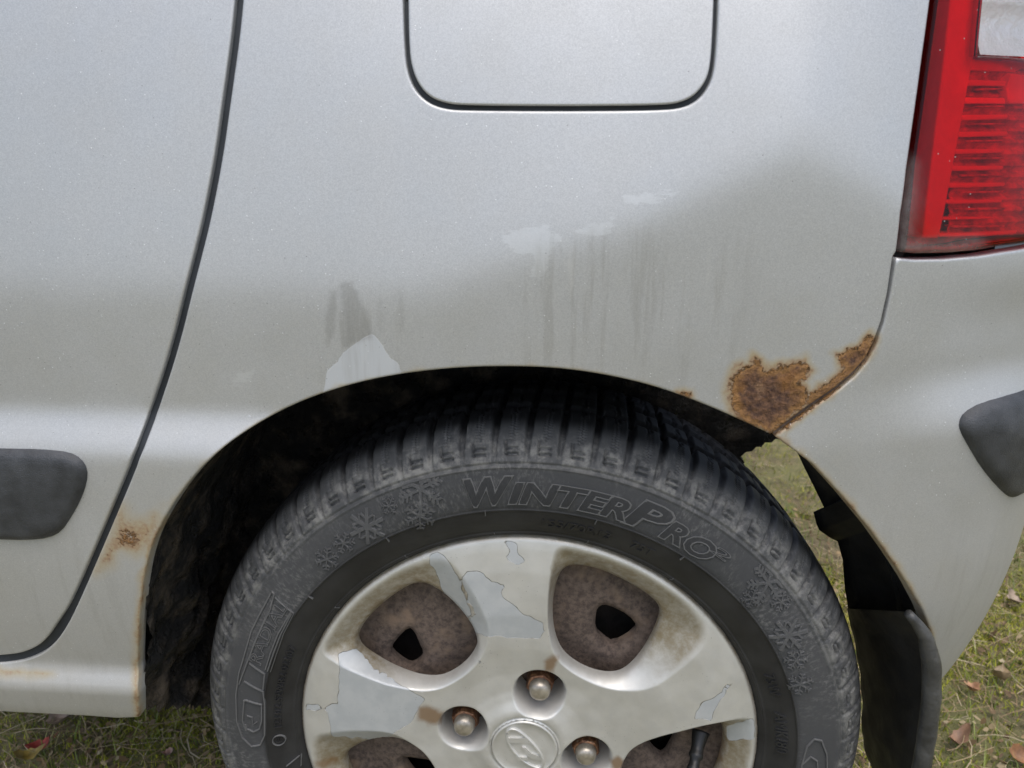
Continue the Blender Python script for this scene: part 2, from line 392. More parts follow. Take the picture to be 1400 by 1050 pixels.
def to_uz(pts):
    """image point -> (u, z) on the body surface, by Newton steps"""
    out = []
    for px, py in pts:
        q = bp(px, py, -.03); p = np.array([q[0], q[2]]); T = np.array([px, py], float)
        for _ in range(40):
            f0 = proj(surf(p[0], p[1]))-T
            e = 1e-5
            J = np.stack([(proj(surf(p[0]+e, p[1]))-T-f0)/e, (proj(surf(p[0], p[1]+e))-T-f0)/e], 1)
            J = J+np.eye(2)*1e-3
            d = np.linalg.solve(J, -f0); d *= min(1, .03/max(1e-9, np.linalg.norm(d)))
            p = p+d; p[0] = min(max(p[0], -.8), .48)
            if np.linalg.norm(d) < 1e-7: break
        out.append(p)
    return out

MASKS = {}
def panel(name, outer, holes=(), grid=.004, refine=(), off=0.0, roll=.0014, skirt=.009, mat=None, parent=None, masks=True, edge_h=.0025, smooth_it=0, dome=None):
    """a sheet-metal panel: outline(s) in (u, z), rolled edges, flange, stain attributes"""
    outer = dens(smooth_poly(outer, smooth_it), edge_h); holes = [dens(h, edge_h) for h in holes]
    loops = [outer]+holes
    lo, hi = outer.min(0), outer.max(0); pts = []
    gx, gy = np.meshgrid(np.arange(lo[0], hi[0], grid), np.arange(lo[1], hi[1], grid)); G = np.stack([gx.ravel(), gy.ravel()], 1)
    G[:, 0] += (np.arange(len(gx)).repeat(gx.shape[1]) % 2)*grid*.5
    mask_ref = np.zeros(len(G), bool)
    R_ = []
    for (x0, y0, x1, y1, h) in refine:
        mask_ref |= (G[:, 0] > x0) & (G[:, 0] < x1) & (G[:, 1] > y0) & (G[:, 1] < y1)
        a, b = np.meshgrid(np.arange(x0, x1, h), np.arange(y0, y1, h)); R_.append(np.stack([a.ravel(), b.ravel()], 1))
    G = np.concatenate([G[~mask_ref]]+R_)
    G = G+RNG.uniform(-.00012, .00012, G.shape)
    rings = [r for r in (roll*.12, roll*.35, roll*.7, roll*1.1, roll*1.8)]
    def ok_in(P):
        k = inside(P, outer)
        for h in holes: k &= ~inside(P, h)
        return k
    def dd(P): return np.minimum.reduce([pdist(P, L) for L in loops])
    k = ok_in(G); G = G[k]; G = G[dd(G) > roll*2.2]; pts.append(G)
    for L in loops:
        t = np.roll(L, -1, 0)-np.roll(L, 1, 0); nrm = np.stack([-t[:, 1], t[:, 0]], 1); nrm /= np.maximum(np.linalg.norm(nrm, axis=1), 1e-12)[:, None]
        for sgn in (1, -1):
            for r in rings:
                Q = L+nrm*r*sgn; Q = Q[ok_in(Q)]
                if len(Q): Q = Q[dd(Q) > r*.93]; pts.append(Q)
    V2, Fc = cdt(np.concatenate(pts), loops, ok_in)
    d = dd(V2); x = np.clip(roll-d, 0, roll); drop = roll-np.sqrt(np.maximum(roll*roll-x*x, 0))
    o = off-drop
    if dome is not None: o = o+dome*(1-np.exp(-d/.010))
    V = surf(V2[:, 0], V2[:, 1], o)
    # orient outward
    n0 = np.cross(V[Fc[0, 1]]-V[Fc[0, 0]], V[Fc[0, 2]]-V[Fc[0, 0]])
    if n0 @ (CAM-V[Fc[0, 0]]) < 0: Fc = Fc[:, ::-1]
    B = boundary(Fc); bv = sorted({a for e in B for a in e}); m = {b: len(V)+i for i, b in enumerate(bv)}
    S = surf(V2[bv, 0], V2[bv, 1], o[bv]-skirt)
    faces = [tuple(f) for f in Fc]+[(b, a, m[a], m[b]) for a, b in B]
    Vall = np.concatenate([V, S]); attrs = {}
    if masks:
        px = proj(Vall)
        for k_, fn in MASKS.items(): attrs[k_] = fn(px)
    return mesh_obj(name, Vall, faces, mat or M['paint'], parent, True, attrs)

# ---- traced wear: each is a stain with a shape of its own on the metal
R1 = [(1002,512),(1010,502),(1026,500),(1031,490),(1040,494),(1048,506),(1065,502),(1085,498),(1100,493),(1107,504),(1099,518),(1090,522),(1102,532),(1106,546),(1092,560),(1072,576),(1054,594),(1030,583),(1012,571),(1001,556),(998,535)]
R2 = [(1143,487),(1158,478),(1176,472),(1189,456),(1197,462),(1190,485),(1178,503),(1152,524),(1122,545),(1096,560),(1108,537),(1138,517),(1154,502),(1147,495)]
R3 = [(166,694),(174,711),(203,710),(219,698),(214,722),(206,748),(190,757),(163,753),(151,768),(133,780),(140,758),(150,735),(158,715)]
R4 = [(926,535),(938,534),(950,541),(944,546)]
def m_rust(P):
    Q = wob(P, .055, 5, 3.1); Q = wob(Q, .17, 2.2, 8.0)
    v = np.zeros(len(P))
    for poly, soft, top in ((R1, 19, 1.0), (R2, 14, .9), (R3, 26, .59), (R4, 10, .85)):
        v = np.maximum(v, np.clip(.5-sdist(Q, poly)/(2*soft), 0, 1)*top)
    # rust creeping along the lip of the arch and the bumper seam
    lip = [(188,980),(187,900),(190,850),(196,790),(207,745),(226,705)]
    v = np.maximum(v, np.clip(.42-pdist(Q, lip, False)/34, 0, 1))
    seam = [(1052,594),(1080,574),(1110,552),(1145,528)]
    v = np.maximum(v, np.clip(.62-pdist(Q, seam, False)/26, 0, 1))
    for L_, k_, w_ in (([(226,705),(260,655),(345,583),(460,531),(580,507),(700,501),(820,511),(930,540),(1020,578)], .26, 40), ([(1060,597),(1110,634),(1150,677),(1190,725),(1240,798),(1274,868)], .40, 34)):
        v = np.maximum(v, np.clip(k_-pdist(Q, L_, False)/w_, 0, 1))
    sill = [(0,920),(70,923)]
    v = np.maximum(v, np.clip(.36-pdist(Q, sill, False)/40, 0, 1))
    return v
BARE = [[(441,540),(448,507),(462,495),(468,482),(485,471),(500,461),(510,457),(520,468),(530,485),(544,498),(551,516),(500,530)],
        [(331,563),(339,560),(343,570),(337,577),(332,573)]]
CHALK = [[(780,314),(800,306),(838,300),(843,311),(820,318),(790,320)], [(850,272),(905,262),(928,260),(930,270),(900,275),(856,278)],
         [(685,320),(745,311),(770,322),(752,345),(741,380),(728,380),(730,350),(698,342)], [(314,514),(360,488),(400,490),(362,509),(345,526),(320,532)]]
def m_chalk(P):
    Q = wob(P, .08, 4, 2.3); v = np.zeros(len(P))
    for poly in CHALK: v = np.maximum(v, np.clip(.55-sdist(Q, poly)/22, 0, 1)*(.72 if poly is CHALK[3] else 1))
    return v
def m_bare(P):
    Q = wob(P, .11, 2.6, 1.3); v = np.zeros(len(P))
    for poly in BARE: v = np.maximum(v, np.clip(.5-sdist(Q, poly)/8, 0, 1))
    return v
DAMP = [[(464,389),(480,385),(491,405),(503,432),(510,462),(497,466),(482,470),(470,476),(466,440),(468,410)], [(452,400),(461,396),(459,430),(456,462),(447,472),(445,440)], [(516,412),(522,410),(524,440),(519,452)], [(545,398),(550,396),(552,440),(547,452)]]
def m_damp(P):
    Q = wob(P, .13, 3.5, 5.3); v = np.zeros(len(P))
    for poly, k in zip(DAMP, (1, .8, .6, .5)): v = np.maximum(v, k*np.clip(.6-sdist(Q, poly)/6, 0, 1))
    return v
def m_streak(P):
    a = np.exp(-(((P[:, 0]-850)/170)**4))*sstep(285, 350, P[:, 1])*(1-.5*sstep(470, 560, P[:, 1]))
    b = np.exp(-(((P[:, 0]-500)/70)**4))*sstep(370, 420, P[:, 1])*.8
    c = .5*sstep(640, 800, P[:, 1])
    return np.maximum(np.maximum(a, b), c)
MASKS.update(chalk=m_chalk, rust=m_rust, bare=m_bare, damp=m_damp, streak=m_streak)

SEAM = [(337,-60),(332,0),(327,50),(320,100),(313,150),(304,215),(288,298),(275,350),(262,400),(247,462),(227,528),(192,625),(150,725),(107,825),(88,862),(70,885),(48,899),(20,906),(-70,910)]
ARCH_L = [(190,981),(188,900),(190,850),(196,790),(207,745),(226,705),(260,655),(300,615),(345,583),(400,553),(460,531),(520,516),(580,507),(640,502),(700,501),(760,503),(820,511),(880,524),(930,540),(980,560),(1020,578),(1054,594)]
BSEAM = [(1080,574),(1108,553),(1142,530),(1166,510),(1183,490),(1194,470),(1205,440),(1214,400),(1221,352)]
LSEAM = [(1226,343),(1232,290),(1240,230),(1250,160),(1261,80),(1272,0),(1281,-60)]

# ---- the car
car = empty('car', (0, 0, 0))
tag(car, 'silver car parked on grass with rusted wheel arch and black winter tyre', 'car')

seam_uz = to_uz(smooth_poly(SEAM, 2, False)); arch_uz = to_uz(smooth_poly(ARCH_L, 2, False)); bseam_uz = to_uz(BSEAM); lseam_uz = to_uz(LSEAM)
sill_uz = to_uz([(-70,971),(0,973),(60,976),(120,979),(160,982)])
ZTOP = .86
top_r = [np.array([lseam_uz[-1][0]+.006, ZTOP])]; top_l = [np.array([seam_uz[0][0]+.002, ZTOP])]
quarter_outline = top_l+seam_uz+sill_uz+arch_uz+bseam_uz+lseam_uz+top_r
# flap opening and flap
def mirror_up(pts, row):                     # the flap goes on above the frame, closed by the same rounded corners
    return pts+[(x, 2*row-y) for x, y in reversed(pts)]
FLAP = [(558,0),(559,60),(562,90),(572,116),(589,134),(613,142),(640,144),(760,145),(900,144),(931,140.5),(952,129),(966.5,109),(972,85),(974.5,40),(976,0)]
HOLE = [(551,0),(553,60),(556,95),(566,122),(585,141),(610,149.5),(640,151),(760,152),(900,151),(935,147.5),(957,135),(971.5,113),(977,88),(980,40),(981.5,0)]
def close_top(uz, zt):
    uz = [np.array(p) for p in uz]; z0 = (uz[0][1]+uz[-1][1])/2
    return uz+[np.array([p[0], 2*zt-p[1]]) for p in reversed(uz)]
hole_uz = close_top(to_uz(smooth_poly(HOLE, 2, False)), .80); flap_uz = close_top(to_uz(smooth_poly(FLAP, 2, False)), .80)
def box(pxs, h, pad=.004):
    q = np.array(to_uz(pxs)); a, b = q.min(0)-pad, q.max(0)+pad; return (a[0], a[1], b[0], b[1], h)
rf = [box(R1+R2, .0012), box(R3, .0012), box(BARE[0]+DAMP[0], .0014), box(CHALK[0]+CHALK[1]+CHALK[2], .0020)]
quarter = panel('quarter_panel', quarter_outline, [hole_uz], .005, rf, parent=car)
part_label(quarter, 'silver rear quarter panel with brown rust patches at the arch and peeled lacquer')
flap = panel('fuel_flap', flap_uz, (), .006, parent=quarter, roll=.0012, off=.0002)
door_px = [(x-11, y+(0 if y < 860 else -9)) for x, y in SEAM]
door_px[-4:] = [(60,878),(40,890),(15,896),(-70,900)]
door_uz = to_uz(smooth_poly(door_px, 2, False))
door_outline = [np.array([-.62, ZTOP]), np.array([door_uz[0][0]-.004, ZTOP])][::1]
door_outline = [np.array([-.62, ZTOP]), np.array([door_uz[0][0]+.001, ZTOP])]+door_uz+[np.array([-.62, door_uz[-1][1]])]
door = panel('rear_door', door_outline, (), .006, parent=car, roll=.0013)
TRIM = [(-60,612),(0,612),(60,613),(95,617),(112,626),(121,641),(120,660),(111,685),(98,708),(85,727),(68,736),(40,739),(0,738),(-60,737)]
tr_uz = to_uz(TRIM); tr_uz[0][0] = -.60; tr_uz[-1][0] = -.60
panel('trim_strip', tr_uz, (), .004, off=.0035, roll=.0055, skirt=.008, mat=M['trim'], parent=door, masks=False, smooth_it=1, dome=.003)
# sill end beyond the frame is part of the quarter pressing; bumper
BTOP = [(1227,353),(1250,355),(1290,354.5),(1340,350),(1370,345)]
bt = to_uz(BTOP); zt_end = bt[-1][1]
BEDGE_PX = [(1282,968),(1280,900),(1274,868),(1262,836),(1240,798),(1215,760),(1190,725),(1150,677),(1110,634),(1060,597)]
bl = to_uz(BEDGE_PX)
bs = to_uz([(1084,578),(1112,557),(1146,534),(1170,514),(1187,493),(1198.5,472),(1209,441),(1218,400),(1225,358)])
blow = to_uz([(1345,893),(1322,921),(1300,946)])
bumper_outline = [np.array([.44, blow[0][1]-.004]), np.array([blow[0][0]+.03, blow[0][1]-.004])]+blow+bl+bs+bt+[np.array([.37, zt_end+.004]), np.array([.45, zt_end+.010]), np.array([.53, zt_end+.010]), np.array([.53, blow[0][1]-.004])]
bumper = panel('rear_bumper', bumper_outline, (), .005, parent=car, roll=.0014)
part_label(bumper, 'silver rear bumper corner with charcoal rub strip')
RUB = [(1309,577),(1316,563),(1340,549),(1385,536),(1385,681),(1376,679),(1360,664),(1340,640),(1322,610),(1311,590)]
rub_uz = to_uz(RUB); rub_uz = rub_uz[:4]+[np.array([.48, rub_uz[3][1]+.006]), np.array([.48, rub_uz[4][1]-.002])]+rub_uz[4:]
panel('trim_strip', rub_uz, (), .004, off=.0035, roll=.0055, skirt=.008, mat=M['trim'], parent=bumper, masks=False, smooth_it=1, dome=.003)

# ---- tail light
light = empty('tail_light', (0, 0, 0), car)
LL = [(1287,-60),(1278,0),(1267,80),(1256,160),(1246,230),(1238,290),(1231,345)]
LB = [(1255,347),(1300,346),(1345,341.5),(1368,337)]
ll = to_uz(LL); lb = to_uz(LB)
CLEAR_PX = [(1338,76),(1341,40),(1345,0),(1350,-60)]
cl = to_uz(CLEAR_PX); zc0 = cl[0][1]
light_outline = ll+lb+[np.array([.44, lb[-1][1]+.004]), np.array([.44, ZTOP]), np.array([ll[0][0]+.006, ZTOP])]
clear_outline = cl+[np.array([cl[-1][0]+.004, ZTOP-.006]), np.array([.43, ZTOP-.006]), np.array([.43, zc0])]
def lamp_panel(*a, **k): return panel(*a, mat=k.pop('mat'), masks=False, **k)
lens = lamp_panel('lens', light_outline, [clear_outline], .006, mat=M['lens_red'], parent=light, off=.0015, roll=.004, skirt=.012)
co = np.array([v.co for v in lens.data.vertices]); pxl = proj(co)
g = .65*np.clip(1.0-pdist(pxl, [(1236,230),(1233,300),(1232,338),(1270,345),(1330,343)], False)/30, 0, 1)**1.5
at = lens.data.attributes.new('grime', 'FLOAT', 'POINT'); at.data.foreach_set('value', g.astype(np.float32))
part_label(lens, 'red plastic lens with grime along its lower edge')
lamp_panel('clear_lens', clear_outline, (), .006, mat=M['lens_clear'], parent=light, off=.0015, roll=.0015, skirt=.004)
hs = lamp_panel('housing', light_outline, (), .010, mat=M['lamp_dark'], parent=light, off=-.030, roll=.002, skirt=.004)
wall_o = dens(light_outline, .006); Wv = np.concatenate([surf(wall_o[:, 0], wall_o[:, 1], -.030), surf(wall_o[:, 0], wall_o[:, 1], -.009)]); n_ = len(wall_o)
mesh_obj('housing_wall', Wv, [(i, (i+1) % n_, n_+(i+1) % n_, n_+i) for i in range(n_)], M['lamp_dark'], light)
BAND = [(1303,-60),(1299,0),(1288,100),(1276,200),(1266,280),(1261,326),(1284,326),(1296,270),(1309,200),(1324,120),(1340,30),(1344,-60)]
def shift_in(pts, depth):                    # where the sight line through a lens point meets the layer behind it
    out = []
    for px, py in pts:
        q = bp(px, py, -.03); p = np.array([q[0], q[2]]); T = np.array([px, py], float)
        for _ in range(30):
            f0 = proj(surf(p[0], p[1], -depth))-T; e = 1e-5
            J = np.stack([(proj(surf(p[0]+e, p[1], -depth))-T-f0)/e, (proj(surf(p[0], p[1]+e, -depth))-T-f0)/e], 1)
            d = np.linalg.solve(J+np.eye(2)*1e-3, -f0); d *= min(1, .03/max(1e-9, np.linalg.norm(d))); p = p+d
            p[0] = min(max(p[0], -.8), .46)
        out.append(p)
    return out
lamp_panel('reflector_band', shift_in(BAND, .008), (), .006, mat=M['lamp_bright'], parent=light, off=-.008, roll=.0015, skirt=.018)
RIBS = [(80,96,1322,1420),(108,117,1323,1420),(132,142,1318,1388),(156,165,1313,1381),(179,188,1309,1378),(203,211,1305,1373),(226,234,1300,1372),(249,257,1297,1374),(272,279,1293,1371),(296,301,1290,1358),(318,324,1284,1410)]
for y0, y1, x0, x1 in RIBS:
    q = shift_in([(x0, y0+1), (x0-1, y1), (min(x1, 1378), y1-(2 if x1 < 1400 else 0)), (min(x1, 1378)+1, y0+.5)], .014)
    if x1 > 1385: q[2][0] = q[3][0] = .42
    lamp_panel('rib', q, (), .006, mat=M['lamp_bright'], parent=light, off=-.014, roll=.0008, skirt=.014)
q = shift_in([(1384,100),(1376,120),(1379,142),(1384,148)], .012); q = q[:3]+[np.array([.43, q[2][1]]), np.array([.43, q[0][1]])]
lamp_panel('reflector_pad', q, (), .006, mat=M['lamp_bright'], parent=light, off=-.012, roll=.001, skirt=.014)
# chrome bowl behind the clear window
def plate(name, px_left, depth, slope, width, z0, z1, wave, mat):       # a flat reflector standing behind the lens
    p = shift_in([px_left], depth)[0]; Vc = []; nz = 60
    for z in np.linspace(z0, z1, nz):
        q = surf(p[0], z, -depth)
        for t in np.linspace(0, 1, 8): Vc.append(q+np.array([math.cos(slope)*width*t, math.sin(slope)*width*t+wave(z), 0]))
    return mesh_obj(name, Vc, [(j*8+i, j*8+i+1, (j+1)*8+i+1, (j+1)*8+i) for j in range(nz-1) for i in range(7)], mat, light, False)
plate('reflector_bowl', (1341,40), .010, math.radians(24), .10, zc0+.002, ZTOP-.008, lambda z: .0045*abs(math.sin((z-zc0)*95)), M['chrome'])
plate('reflector_plate', (1300,200), .0185, math.radians(24), .12, lb[0][1]+.006, zc0-.004, lambda z: .0015*math.sin(z*900), M['lamp_dark'])
for y0, y1, x0, x1 in RIBS[1:-1]:
    q = shift_in([(x0+18, y0+12.5), (x0+17, y0+15.5), (1374, y0+14.5), (1375, y0+12)], .014)
    lamp_panel('rib', q, (), .006, mat=M['lamp_dark'], parent=light, off=-.014, roll=.0005, skirt=.010)

# ---- what lies behind the panels
gu, gz = np.meshgrid(np.arange(-.62, .40, .008), np.arange(.285, ZTOP, .008)); G = np.stack([gu.ravel(), gz.ravel()], 1)
arch_in = list(arch_uz)+[np.array(p) for p in bl[::-1]]
arch_poly = np.array(arch_in+[np.array([.30, .2]), np.array([-.30, .2])])
arch_poly = np.array([.0, .40])+(arch_poly-np.array([.0, .40]))*1.03
o_rect = np.array([(-.62,.285),(.40,.285),(.40,ZTOP),(-.62,ZTOP)])
V2, Fc = cdt(G[(pdist(G, arch_poly) > .004) & ~inside(G, arch_poly)], [arch_poly], lambda c: ~inside(c, arch_poly) & inside(c, o_rect))
mesh_obj('inner_body', surf(V2[:, 0], V2[:, 1], -.042), Fc, M['gap'], car)
def strip(name, uz, w0, w1, off, mat, parent):   # a flange that lies under a seam
    P = dens(uz, .003, False); t = np.gradient(P, axis=0); n = np.stack([-t[:, 1], t[:, 0]], 1); n /= np.linalg.norm(n, axis=1)[:, None]
    A, B = P+n*w0, P+n*w1; V = np.concatenate([surf(A[:, 0], A[:, 1], off), surf(B[:, 0], B[:, 1], off)]); k = len(P)
    return mesh_obj(name, V, [(i, i+1, k+i+1, k+i) for i in range(k-1)], mat, parent)
strip('door_seal', to_uz(smooth_poly([(x-6, y-(4 if y > 860 else 0)) for x, y in SEAM], 2, False)), -.010, .010, -.0042, M['seal'], car)
strip('flap_seal', to_uz([((a+c)/2, (b+d)/2) for (a, b), (c, d) in zip(FLAP, HOLE)]), -.007, .007, -.0045, M['seal'], flap)
strip('bumper_flange', to_uz([(1059,594),(1070,586),(1084,576),(1112,553),(1146,530),(1170,509),(1187,488)]), -.006, .006, -.0036, M['rust'], car)
strip('bumper_seal', to_uz([(1187,490),(1196,470),(1207,440),(1216,400),(1223,352),(1229,343),(1236,290),(1243,230),(1253,160),(1264,80),(1275,0),(1284,-60)]), -.010, .010, -.008, M['gap'], car)

# ---- wheel well
def arch_radius(phi): return .3225
RW = .328
endA = [cyl(1066,604,RW), cyl(1014,624,RW)]
def shell(name, phis, y0f, y1f, rf_, mat, parent, ny=26, lump=0.0, thick=0.0):
    V = []; k = len(phis)
    for ph in phis:
        for j in range(ny):
            t = j/(ny-1); y = y0f(ph)+(y1f(ph)-y0f(ph))*t
            r = rf_(ph)
            if lump:
                v = Vector((math.cos(ph)*r*26, y*26, math.sin(ph)*r*26))
                r -= lump(ph)*(noise.fractal(v, 1.0, 2.1, 5)*.5+.5*abs(noise.noise(v*.45)))
            V.append((r*math.cos(ph), y, ZC+r*math.sin(ph)))
    rows = proj(np.array(V)); Fs = [(i*ny+j, i*ny+j+1, (i+1)*ny+j+1, (i+1)*ny+j) for i in range(k-1) for j in range(ny-1)]
    Fs = [f for f in Fs if rows[list(f), 1].mean() < 968+9*noise.noise(Vector((f[0]*.37, 3, 1)))]      # lower lip rusted away
    return mesh_obj(name, V, Fs, mat, parent)
arch_pts = surf(np.array([p[0] for p in arch_uz]), np.array([p[1] for p in arch_uz]))
aphi = np.arctan2(arch_pts[:, 2]-ZC, arch_pts[:, 0]); aphi = np.where(aphi < -1.5, aphi+2*math.pi, aphi)
ar = np.hypot(arch_pts[:, 0], arch_pts[:, 2]-ZC); ay = arch_pts[:, 1]
o_ = np.argsort(aphi); aphi, ar, ay = aphi[o_], ar[o_], ay[o_]
rL = lambda ph: float(np.interp(ph, aphi, ar))+.004
yL = lambda ph: float(np.interp(ph, aphi, ay))+.007
PH0 = float(aphi[0]); PH1 = float(aphi[-1])
RAG = [(1054,594),(1058,602),(1040,608),(1030,614),(1020,621),(1012,624)]
def y_in(ph):                                # ragged rear end of the rusted inner arch
    d = ph-PH0
    base = .014+1.1*d
    return min(.215, base+.010*noise.noise(Vector((ph*38, 1, 2)))+.004*noise.noise(Vector((ph*120, 4, 2))))
phs = np.concatenate([np.linspace(PH0-.02, PH0+.3, 90), np.linspace(PH0+.305, 3.36, 220)])
iw = shell('inner_wheel_arch', phs, yL, y_in, rL, M['black'], car, 34, lambda ph: .026*sstep(2.35, 2.9, ph)+.001)
part_label(iw, 'black underseal wheel well with ragged rusted edge')
# inner wall of the well, rusted away at the rear with a ragged edge
IWP = [(1090,500),(1088,585),(1066,600),(1060,600),(1055,605),(1047,604),(1041,611),(1035,610),(1028,617),(1020,618),(1012,625),(1018,632),(1000,660),(960,760),(820,960),(330,985),(285,968),(262,940),(240,900),(200,700),(330,470),(700,380)]
ip = dens([bp(x, y, .168) for x, y in IWP], .02); cc_ = np.array([-.05, .168, .45])
V = [cc_]+list(ip)+[cc_+np.array([0, .012, 0])]+[p+np.array([0, .012, 0]) for p in ip]; n_ = len(ip); k_ = n_+1
F_ = [(0, 1+i, 1+(i+1) % n_) for i in range(n_)]+[(k_, k_+1+(i+1) % n_, k_+1+i) for i in range(n_)]+[(1+i, k_+1+i, k_+1+(i+1) % n_, 1+(i+1) % n_) for i in range(n_)]
mesh_obj('inner_wall', V, F_, M['black'], car, False)
# liner that hangs on behind the bumper's arch edge, torn along its inner edge
bpts = surf(np.array([p[0] for p in bl]), np.array([p[1] for p in bl])); bphi = np.arctan2(bpts[:, 2]-ZC, bpts[:, 0]); br = np.hypot(bpts[:, 0], bpts[:, 2]-ZC); by_ = bpts[:, 1]
o_ = np.argsort(bphi); bphi, br, by_ = bphi[o_], br[o_], by_[o_]
TORN = [(1078,604),(1087,612),(1100,640),(1115,670),(1127,695),(1112,700),(1116,716),(1120,725),(1136,736),(1145,740),(1152,765),(1155,805),(1160,835),(1165,862)]
# liner: ruled between the bumper lip and the torn line, which lies further in
A = dens([(bpts[i, 0]+.003, bpts[i, 1]+.006, bpts[i, 2]) for i in range(len(bl)-1, 2, -1)], .004, False)
ydep = np.interp([p[1] for p in TORN], [604, 640, 740, 870, 985], [.012, .030, .075, .110, .12])
T3 = dens([bp(px, py, y) for (px, py), y in zip(TORN, ydep)], .0015, False)
NL = 220
def resample(P, n):
    s = np.concatenate([[0], np.cumsum(np.linalg.norm(np.diff(P, axis=0), axis=1))]); q = np.linspace(0, s[-1], n)
    return np.stack([np.interp(q, s, P[:, i]) for i in range(3)], 1)
def by_z(P, zs):
    return resample(P, len(zs))
A = resample(A, NL); T3 = resample(T3, NL); V = []
for i in range(NL):
    for j in range(9):
        t = j/8; p = A[i]*(1-t)+T3[i]*t; p = p+np.array([.012*math.sin(math.pi*t), 0, .006*math.sin(math.pi*t)]); V.append(p)
nv = len(V); V2b = [v+np.array([.003, .0, .002]) for v in V]
fl = [(i*9+j, i*9+j+1, (i+1)*9+j+1, (i+1)*9+j) for i in range(NL-1) for j in range(8)]
ed = [(i*9+8, nv+i*9+8, nv+(i+1)*9+8, (i+1)*9+8) for i in range(NL-1)]
mesh_obj('arch_liner', V+V2b, fl+[tuple(nv+k for k in reversed(f)) for f in fl]+ed, M['liner'], car)
# mud flap: a rubber sheet across the rear of the wheel with a thick rounded outer edge
RIDGE = [(1236,836),(1248,850),(1260,868),(1268,905),(1268,950),(1262,1000),(1254,1050),(1246,1100)]
rid = [bp(x, y, -.020) for x, y in RIDGE]; INN = [(1158,832),(1168,870),(1176,920),(1178,960),(1178,1000),(1184,1025),(1192,1050),(1202,1085)]
inn = [bp(x, y, .100) for x, y in INN]
rid = resample(np.array(rid), 40); inn = resample(np.array(inn), 40); V = []
for i in range(40):
    a, b = rid[i], inn[i]; row = []
    for j in range(15):
        t = j/14; p = a*(1-t)+b*t; p = p+np.array([-.004*math.sin(math.pi*t)+.002*noise.noise(Vector((i*.25, j*.4, 3))), 0, 0]); row.append(p)
    V += row
nv = len(V); V += [v+np.array([.006, .001, 0]) for v in V]
fl = [(i*15+j, i*15+j+1, (i+1)*15+j+1, (i+1)*15+j) for i in range(39) for j in range(14)]
ed = [(i*15+14, nv+i*15+14, nv+(i+1)*15+14, (i+1)*15+14) for i in range(39)]+[(39*15+j, nv+39*15+j, nv+39*15+j+1, 39*15+j+1) for j in range(14)]
mf = mesh_obj('mud_flap', V, fl+[tuple(nv+k for k in reversed(f)) for f in fl]+ed, M['liner'], car)
def tube(path, rad, n=14, squash=(1, 1), cap=True):
    path = np.array(path); V = []; Fc = []; T = np.gradient(path, axis=0)
    up = np.array([0, 1.0, .01])
    for i, p in enumerate(path):
        t = T[i]/np.linalg.norm(T[i]); a = np.cross(t, up); a /= np.linalg.norm(a); b = np.cross(a, t); r = rad[i] if hasattr(rad, '__len__') else rad
        for k in range(n):
            w = 2*math.pi*k/n; V.append(p+a*math.cos(w)*r*squash[0]+b*math.sin(w)*r*squash[1])
    m = len(path)
    Fc = [(i*n+k, i*n+(k+1) % n, (i+1)*n+(k+1) % n, (i+1)*n+k) for i in range(m-1) for k in range(n)]
    if cap: Fc += [tuple(range(n))[::-1], tuple((m-1)*n+k for k in range(n))]
    return V, Fc
rr = np.array([.0035+.0038*min(1, i/9)+.0006*noise.noise(Vector((i*.4, 2, 2))) for i in range(40)])
V, Fc = tube(rid+np.array([.002, -.002, 0]), rr, 16, (.85, 1.0))
mesh_obj('rolled_edge', V, Fc, M['flap'], mf)
def slab(name, x0, x1, y0, y1, z0, z1, mat, parent):
    bm = bmesh.new(); bmesh.ops.create_cube(bm, size=1)
    for v in bm.verts: v.co = Vector(((x0+x1)/2+v.co.x*(x1-x0), (y0+y1)/2+v.co.y*(y1-y0), (z0+z1)/2+v.co.z*(z1-z0)))
    bmesh.ops.bevel(bm, geom=bm.edges[:], offset=.012, segments=2, affect='EDGES')
    me = bpy.data.meshes.new(name); bm.to_mesh(me); bm.free(); me.materials.append(mat); return link(bpy.data.objects.new(name, me), parent)
slab('underbody', -.75, .16, .225, 1.35, .30, .62, M['black'], car)
slab('underbody', -.75, -.315, .045, .224, .31, .60, M['black'], car)
slab('boot_floor', .165, .36, .62, 1.30, .40, .62, M['black'], car)

# ------------------------------------------------------------------ the wheel
wheel = empty('wheel', (0, 0, ZC), car)
PROF = np.array([(.1700,.030),(.1755,.016),(.1800,.006),(.1835,.0005),(.187,-.0028),(.192,-.0056),(.199,-.0086),(.2085,-.0108),(.218,-.0117),(.229,-.0108),(.240,-.0078),(.2465,-.0042),(.2530,.0015),(.2590,.0090),(.2633,.0180),(.2655,.0290),(.2660,.042),(.2658,.060),(.2652,.080),(.2645,.095),(.262,.120),(.259,.134),(.254,.147),(.247,.1545),(.225,.157),(.200,.153),(.185,.145),(.178,.130)])
_s = np.concatenate([[0], np.cumsum(np.hypot(*np.diff(PROF, axis=0).T))])
def catmull(P, n_per):
    out = []; P = np.vstack([2*P[0]-P[1], P, 2*P[-1]-P[-2]])
    for i in range(1, len(P)-2):
        for k in range(n_per):
            t = k/n_per; a, b, c, d = P[i-1], P[i], P[i+1], P[i+2]
            out.append(.5*((2*b)+(-a+c)*t+(2*a-5*b+4*c-d)*t*t+(-a+3*b-3*c+d)*t**3))
    out.append(P[-2]); return np.array(out)
fine = catmull(PROF, 60)
sf = np.concatenate([[0], np.cumsum(np.hypot(*np.diff(fine, axis=0).T))])
iw_ = np.argmax(fine[:, 0] > .2655)
front = fine[:iw_]
def side_y(r): return np.interp(r, front[:, 0], front[:, 1])
S1 = sf[np.argmax(fine[:, 1] > .030)]
sv = np.concatenate([np.arange(0, S1, .00060), np.arange(S1, sf[-1], .0035)])
